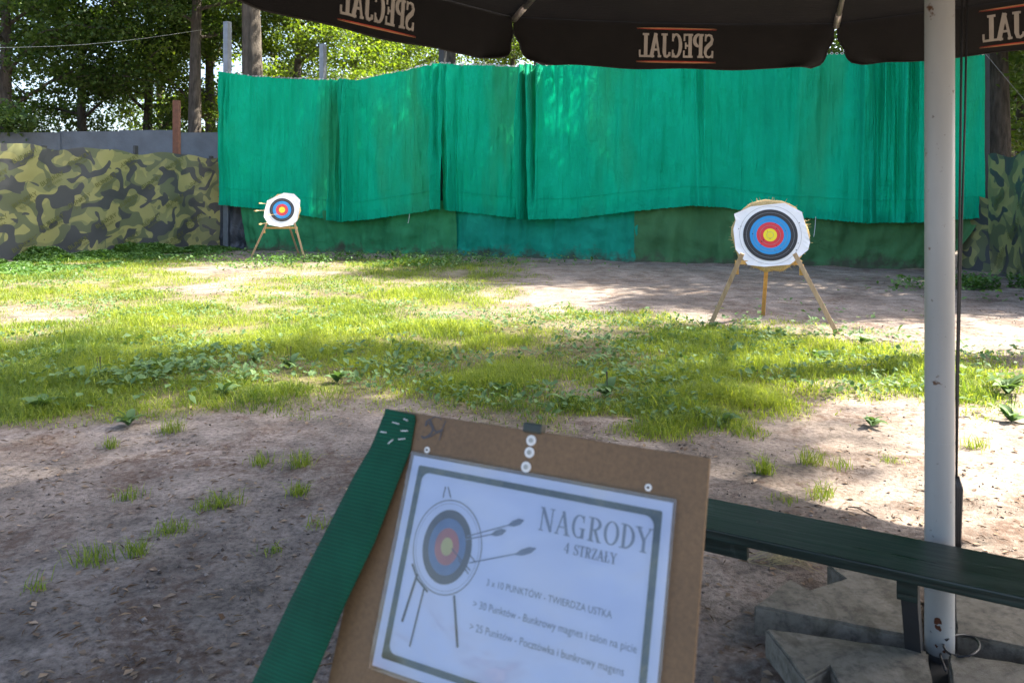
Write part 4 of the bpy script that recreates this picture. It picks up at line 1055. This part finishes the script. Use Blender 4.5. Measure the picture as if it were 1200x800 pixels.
cv = cover(x_, d_); clump = .5 * fbm(x_ * 2.6, d_ * 2.6, 77, 3) + .5 * fbm(x_ * .8, d_ * .8, 79, 2)
keep = rn.random(N) < np.clip(cv * np.clip((clump - .26) * 3.4, .05, 1.3), 0, 1) * np.clip(.45 + 3.2 / d_, 0, 1)
x_, d_, cv, clump = x_[keep], d_[keep], cv[keep], clump[keep]
wl = (W0.y - .4) + (x_ - W0.x) * (W1.y - W0.y) / (W1.x - W0.x); ok = d_ < wl
x_, d_, cv, clump = x_[ok], d_[ok], cv[ok], clump[ok]
h = (.03 + .34 * cv * np.clip(clump - .28, .02, 1) ** 1.2) * rn.uniform(.45, 1.45, len(x_)); h[rn.random(len(h)) < .03] *= 1.7; wd = rn.uniform(.0035, .006, len(x_)) * (1 + d_ / 16)
V, f = blades(x_, d_, h, wd * .85, rn.uniform(.2, 1.5, len(x_)), rn)
tint = np.clip(-.05 + .95 * fbm(x_ * 1.1, d_ * 1.1, 31, 4) + rn.normal(0, .18, len(x_)), 0, 1)
tint = np.where(rn.random(len(x_)) < .06, 1.0, tint)
g = link('grass', fastmesh('grass', V, f, False, {'tint': np.repeat(tint, 5)}), M['grass'])
kind(g, 'stuff'); g['label'] = 'patchy sunlit green grass of the shooting range'
# little grass tufts on the bare dirt, one thing each
TUFT = [(152, 579, .10, 34), (109, 658, .13, 48), (160, 649, .11, 42), (262, 590, .12, 50), (240, 594, .09, 34), (352, 545, .15, 60), (306, 540, .11, 46), (350, 578, .10, 55), (207, 617, .09, 40),
        (46, 692, .09, 18), (375, 615, .08, 20), (320, 640, .07, 22), (190, 622, .07, 26), (950, 548, .14, 60), (895, 558, .16, 70), (962, 582, .13, 46), (1142, 526, .12, 46), (918, 586, .08, 24), (985, 552, .09, 28), (1045, 548, .06, 30), (200, 505, .14, 70), (128, 522, .10, 44)]
TLAB = ['upper left tuft of grass standing alone on the shaded dirt', 'leftmost of the thick grass tufts low in the diagonal row', 'wide grass tuft second from left in the diagonal row',
        'thickest grass tuft in the upper part of the diagonal row', 'grass tuft touching the left side of the thickest tuft', 'tall bushy grass tuft on the sunny dirt nearest the strap top',
        'grass tuft left of the tall bushy tuft near the strap', 'low spread grass tuft just below the tall bushy tuft', 'grass tuft in the middle of the diagonal row', 'single thin sprig of grass at the far left low on the dirt',
        'faint little grass sprig close to the green strap', 'tiny pale grass sprig halfway down beside the strap', 'small grass tuft just below the middle of the diagonal row', 'bushy grass tuft behind the bench left of the pole',
        'thickest grass tuft beside the top right corner of the sign', 'grass tuft closest to the bench plank left of the pole', 'grass tuft on the dirt right of the pole', 'small grass sprig close behind the bench near the sign',
        'small grass tuft between the bushy tuft and the pole', 'smallest grass sprig just left of the pole', 'broad grass tuft at the edge of the lawn on the left', 'grass tuft at the lawn edge nearest the left frame edge']
for i, (px, py, hh, n) in enumerate(TUFT):
    p = gp(px, py); rr = np.random.default_rng(200 + i); n = int(n * 1.6); sp = .015 + .017 * rr.random()
    V, f = blades(rr.normal(0, sp * 1.3, n), rr.normal(0, sp, n), hh * rr.uniform(.35, 1, n), rr.uniform(.003, .005, n), rr.uniform(.2, 1.3, n), rr, np.zeros(n) - .004)
    o = link('grass_tuft', fastmesh('grass_tuft', V, f, False, {'tint': np.repeat(np.clip(rr.normal(.42, .2, n), 0, 1), 5)}), M['grass'], None, (p.x, p.y, gz1(p.x, p.y)))
    tag(o, TLAB[i], 'grass', 'grass tufts on the bare dirt')
p = gp(905, 660); rr = np.random.default_rng(5)
mb = MB()
for k in range(46):
    a = rr.uniform(-.9, .5); L = rr.uniform(.06, .2); q = Vector((rr.normal(0, .05), rr.normal(0, .03), .006)); d = Vector((math.cos(a), math.sin(a) * .8, 0))
    mb.tube([q, q + d * L * .5 + Vector((0, 0, rr.uniform(.01, .05))), q + d * L + Vector((0, 0, .004))], [.0016, .0014, .0006], 3, False)
o = mb.build('dry_grass_wisp', M['hay']); o.location = (p.x, p.y, gz1(p.x, p.y)); tag(o, 'wisp of dry yellow grass on the dirt under the bench', 'dry grass')
p = gp(1012, 600)
o = MB().tube([(-.05, .06, .004), (-.02, .03, .012), (.01, -.01, .004), (.03, -.07, .004)], .0035, 5).tube([(-.02, .03, .012), (.01, .04, .012)], .002, 4).build('twig', M['bark']); o.location = (p.x, p.y, gz1(p.x, p.y)); tag(o, 'small dark forked twig on the dirt behind the bench', 'twig')

def leaf_mesh(L, W, fold, bend, n=5):
    """a broad leaf along +X with stalk end at the origin, arched"""
    V = []; F = []
    for i in range(n + 1):
        t = i / n; w_ = W * math.sin(math.pi * min(1, (t * .93 + .07)) ** .85) * .5; x = L * t; z = bend * L * (math.sin(t * 2.2) * .6 - .25 * t * t)
        V += [(x, -w_, z + fold * w_), (x, 0, z), (x, w_, z + fold * w_)]
    for i in range(n): b = i * 3; F += [(b, b + 3, b + 4, b + 1), (b + 1, b + 4, b + 5, b + 2)]
    me = mesh('leaf', V, F, True); a = me.attributes.new('tint', 'FLOAT', 'POINT'); a.data.foreach_set('value', [random.random()] * len(V)); me.materials.append(M['weed']); return me
LEAF = [leaf_mesh(.17, .085, .35, .45), leaf_mesh(.14, .08, .25, .6), leaf_mesh(.20, .085, .4, .35), leaf_mesh(.12, .075, .2, .5)]
WEED = [(118, 448, 1.1, 'large broad-leaved weed in the lawn nearest the left frame edge but one'), (50, 482, 1.2, 'broad-leaved weed at the lawn edge nearest the left frame edge'), (205, 437, 1.0, 'broad-leaved weed in the left lawn above the broad edge tuft'),
        (262, 468, 1.1, 'broad-leaved weed at the near lawn edge between edge tuft and strap'), (300, 425, 1.0, 'broad-leaved weed high in the left lawn left of the strap top'), (340, 432, .9, 'broad-leaved weed in the lawn directly above the strap top left'),
        (150, 500, .8, 'small broad-leaved weed creeping from the left lawn onto the dirt'), (395, 450, .9, 'broad-leaved weed just above left of the strap top'), (665, 478, 1.0, 'broad-leaved weed right of the sign clip'),
        (590, 463, .8, 'small broad-leaved weed just left of the sign clip'), (712, 464, 1.1, 'larger broad-leaved weed in the lawn further right of the sign clip'), (860, 395, 1.0, 'broad-leaved weed between the left and rear legs of the near target'),
        (890, 402, 1.0, 'broad-leaved weed in front of the rear leg of the near target'), (930, 410, 1.0, 'broad-leaved weed in front of the near target between rear and right leg'), (960, 422, 1.1, 'broad-leaved weed just before the right leg of the near target'),
        (1010, 402, 1.0, 'broad-leaved weed right of the right leg of the near target'), (838, 386, 1.0, 'broad-leaved weed at the left foot of the near target'), (850, 500, .9, 'broad-leaved weed at the lawn edge above the sign top right corner'),
        (1022, 502, .8, 'small broad-leaved weed at the lawn edge left of the pole'), (1180, 462, 1.3, 'biggest broad-leaved weed right of the pole'), (1185, 495, .9, 'lower broad-leaved weed right of the pole')]
for i, (px, py, s, lab) in enumerate(WEED):
    p = gp(px, py); rd = random.Random(i + 40)
    t = empty('broadleaf_weed', (p.x, p.y, gz1(p.x, p.y)), rd.uniform(0, 6), lab, 'weed', 'broad leaved weeds in the lawn')
    for k in range(rd.randint(8, 11)):
        o = link('leaf', LEAF[rd.randrange(4)], None, t); sc = s * rd.uniform(.5, 1.0); o.scale = (sc, sc, sc)
        o.rotation_euler = (rd.uniform(-.3, .3), -rd.uniform(-.05, .6), k * 2.4 + rd.uniform(-.4, .4)); o.location = (0, 0, rd.uniform(.0, .04))
    if i % 5 == 0:
        mb = MB()
        for k in range(3): a = rd.uniform(0, 6); mb.tube([(0, 0, 0), (.02 * math.cos(a), .02 * math.sin(a), .12), (.03 * math.cos(a), .03 * math.sin(a), .2)], [.0012, .0012, .003], 4)
        mb.build('flower_stalk', M['bark'], t)
def leafscatter(name, P, size, mat, rn, flat=.5, tint=(.5, .22), nar=.33):
    n = len(P); a = rn.uniform(0, 2 * np.pi, n); tl = rn.normal(0, flat, n); ln = size * rn.uniform(.6, 1.3, n)
    ax = np.stack([np.cos(a) * np.cos(tl), np.sin(a) * np.cos(tl), np.sin(tl)], 1); sx = np.stack([-np.sin(a), np.cos(a), rn.normal(0, flat * .7, n)], 1)
    up = np.array([0, 0, 1.0]); L_ = ln[:, None]
    V = np.stack([P - ax * L_ * .5, P + sx * L_ * nar + up * L_ * .06, P + ax * L_ * .5 - up * L_ * .08, P - sx * L_ * nar + up * L_ * .06], 1).reshape(-1, 3); i = np.arange(n)[:, None] * 4
    return fastmesh(name, V, np.concatenate([i + [0, 1, 2], i + [0, 2, 3]], 0), False, {'tint': np.repeat(np.clip(rn.normal(tint[0], tint[1], n), 0, 1), 4)})
# small weeds spread through the lawn
rn = np.random.default_rng(21); n = 26000; d_ = rn.uniform(5, 15, n); x_ = (rn.random(n) * 1.5 - .72) * d_; ok = (cover(x_, d_) > .3) & (fbm(x_ * 1.1, d_ * 1.1, 55, 3) > .54); x_, d_ = x_[ok], d_[ok]
P = np.stack([x_, d_, ground_z(x_, d_) + rn.uniform(.03, .10, len(x_))], 1)
o = kind(link('low_weeds', leafscatter('low_weeds', P, .055, None, rn), M['weed']), 'stuff'); o['label'] = 'small leaved weeds among the grass'
n = 90000; d_ = rn.uniform(5.2, 11.5, n); x_ = (rn.random(n) * 1.5 - .72) * d_; u_ = CX + F_PX * x_ / d_; v_ = HY + F_PX * EYE / d_; k_ = np.zeros(n)
for a, b, rx, ry, q in ((230, 435, 150, 28, .8), (380, 425, 110, 22, .6), (110, 450, 60, 25, .6), (930, 405, 110, 24, 1.0), (740, 460, 70, 22, .6), (1170, 450, 50, 30, .7), (650, 440, 120, 30, .12), (870, 470, 90, 25, .12)): k_ += q * np.exp(-((u_ - a) / rx) ** 2 - ((v_ - b) / ry) ** 2)
ok = rn.random(n) < k_ * np.clip((fbm(x_ * 2.4, d_ * 2.4, 91, 3) - .42) * 2.2, 0, 1) * .5; x_, d_ = x_[ok], d_[ok]
P = np.stack([x_, d_, ground_z(x_, d_) + rn.uniform(.05, .13, len(x_))], 1)
o = kind(link('plantain_patch', leafscatter('plantain_patch', P, .075, None, rn, .35), M['weed']), 'stuff'); o['label'] = 'patches of broad plantain leaves among the grass'
# nettles and ground elder at the foot of the camouflage fence
rn = np.random.default_rng(22); n = 60000
s_ = rn.random(n); FN = Vector((FD.y, -FD.x, 0)); FN = FN if FN.dot(-FA) > 0 else -FN
A0 = FA - FD * 2.0; off = np.abs(rn.normal(0, 1, n)) * (3.4 - 2.5 * s_) * .62 + .12; LL = (FB - A0).length
x_ = A0.x + FD.x * s_ * LL + FN.x * off; y_ = A0.y + FD.y * s_ * LL + FN.y * off; cl = fbm(x_ * .9, y_ * .9, 8, 4); ok = cl > .40; x_, y_, cl, off_ = x_[ok], y_[ok], cl[ok], off[ok]
hh = (cl - .35) * 2.0 * np.clip(1.25 - off_ * .3, .25, 1) * .42
P = np.stack([x_, y_, ground_z(x_, y_) + hh * rn.random(len(x_)) ** .5 + .01], 1)
o = kind(link('ground_cover', leafscatter('ground_cover', P, .12, None, rn), M['cover']), 'stuff'); o['label'] = 'leafy green undergrowth along the foot of the left camouflage fence'
n = 5000; x_ = rn.normal(gp(1185, 340).x, 1.0, n); y_ = rn.normal(gp(1185, 340).y, .7, n); cl = fbm(x_ * 1.4, y_ * 1.4, 18, 4); ok = cl > .5; x_, y_ = x_[ok], y_[ok]
P = np.stack([x_, y_, ground_z(x_, y_) + rn.random(len(x_)) * .22], 1)
o = kind(link('ground_cover', leafscatter('ground_cover', P, .09, None, rn), M['cover']), 'stuff'); o['label'] = 'leafy weeds before the right camouflage fence'
n = 7000; x_ = rn.normal(gp(430, 308).x, 2.2, n); y_ = rn.normal(gp(430, 308).y, 1.1, n); cl = fbm(x_ * 1.1, y_ * 1.1, 28, 4); ok = cl > .5; x_, y_ = x_[ok], y_[ok]
P = np.stack([x_, y_, ground_z(x_, y_) + rn.random(len(x_)) * .2], 1)
o = kind(link('ground_cover', leafscatter('ground_cover', P, .09, None, rn), M['cover']), 'stuff'); o['label'] = 'low leafy weeds before the left tarpaulin'
# dry leaves, bark crumbs, pebbles
rn = np.random.default_rng(31); n = 4200; d_ = 1.7 + 16 * rn.random(n) ** 1.8; x_ = (rn.random(n) * 1.6 - .78) * d_
P = np.stack([x_, d_, ground_z(x_, d_) + .006], 1)
o = kind(link('leaf_litter', leafscatter('leaf_litter', P, .032, None, rn, .25, (.45, .3)), M['litter']), 'stuff'); o['label'] = 'scattered dry leaves and bark bits on the dirt'
n = 5500; d_ = 1.7 + 9 * rn.random(n) ** 1.6; x_ = (rn.random(n) * 1.6 - .78) * d_; ok = fbm(x_ * 1.2, d_ * 1.2, 61, 4) > .47; x_, d_ = x_[ok], d_[ok]
P = np.stack([x_, d_, ground_z(x_, d_) + .005], 1)
o = kind(link('twig_litter', leafscatter('twig_litter', P, .045, None, rn, .08, (.3, .3), .04), M['litter']), 'stuff'); o['label'] = 'tiny twigs and bark fibres on the dirt'
n = 22000; d_ = 1.6 + 9 * rn.random(n) ** 2; x_ = (rn.random(n) * 1.6 - .78) * d_; cl = fbm(x_ * 1.7, d_ * 1.7, 88, 4); ok = rn.random(n) < np.clip((cl - .38) * 4, .05, 1); x_, d_ = x_[ok], d_[ok]; n = len(x_)
r = .0022 + .0085 * rn.random(n) ** 5; zz = ground_z(x_, d_) + r * .25
dirs = np.array([(1, 0, 0), (0, 1, 0), (-1, 0, 0), (0, -1, 0), (0, 0, .75), (0, 0, -.7)], float)
V = (np.stack([x_, d_, zz], 1)[:, None, :] + dirs[None] * r[:, None, None] * rn.uniform(.6, 1.5, (n, 6, 1))).reshape(-1, 3); i = np.arange(n)[:, None] * 6
f = np.concatenate([i + list(q) for q in ((0, 1, 4), (1, 2, 4), (2, 3, 4), (3, 0, 4), (1, 0, 5), (2, 1, 5), (3, 2, 5), (0, 3, 5))], 0)
o = kind(link('soil_crumbs', fastmesh('soil_crumbs', V, f, False, {'tint': np.repeat(np.clip(rn.beta(1.2, 2.2, n), 0, 1), 6)}), M['pebble']), 'stuff'); o['label'] = 'soil crumbs and pebbles on the bare dirt'
# put each curtain's empty at its own foot
bpy.context.view_layer.update()
for o in [q for q in COL.objects if q.type == 'EMPTY' and q.name.startswith('curtain')]:
    V0 = o.children[0].data.vertices[0].co; base_ = Vector((V0.x, V0.y, 0))
    for c in o.children: c.matrix_parent_inverse = Matrix.Translation(-base_)
    o.location = base_
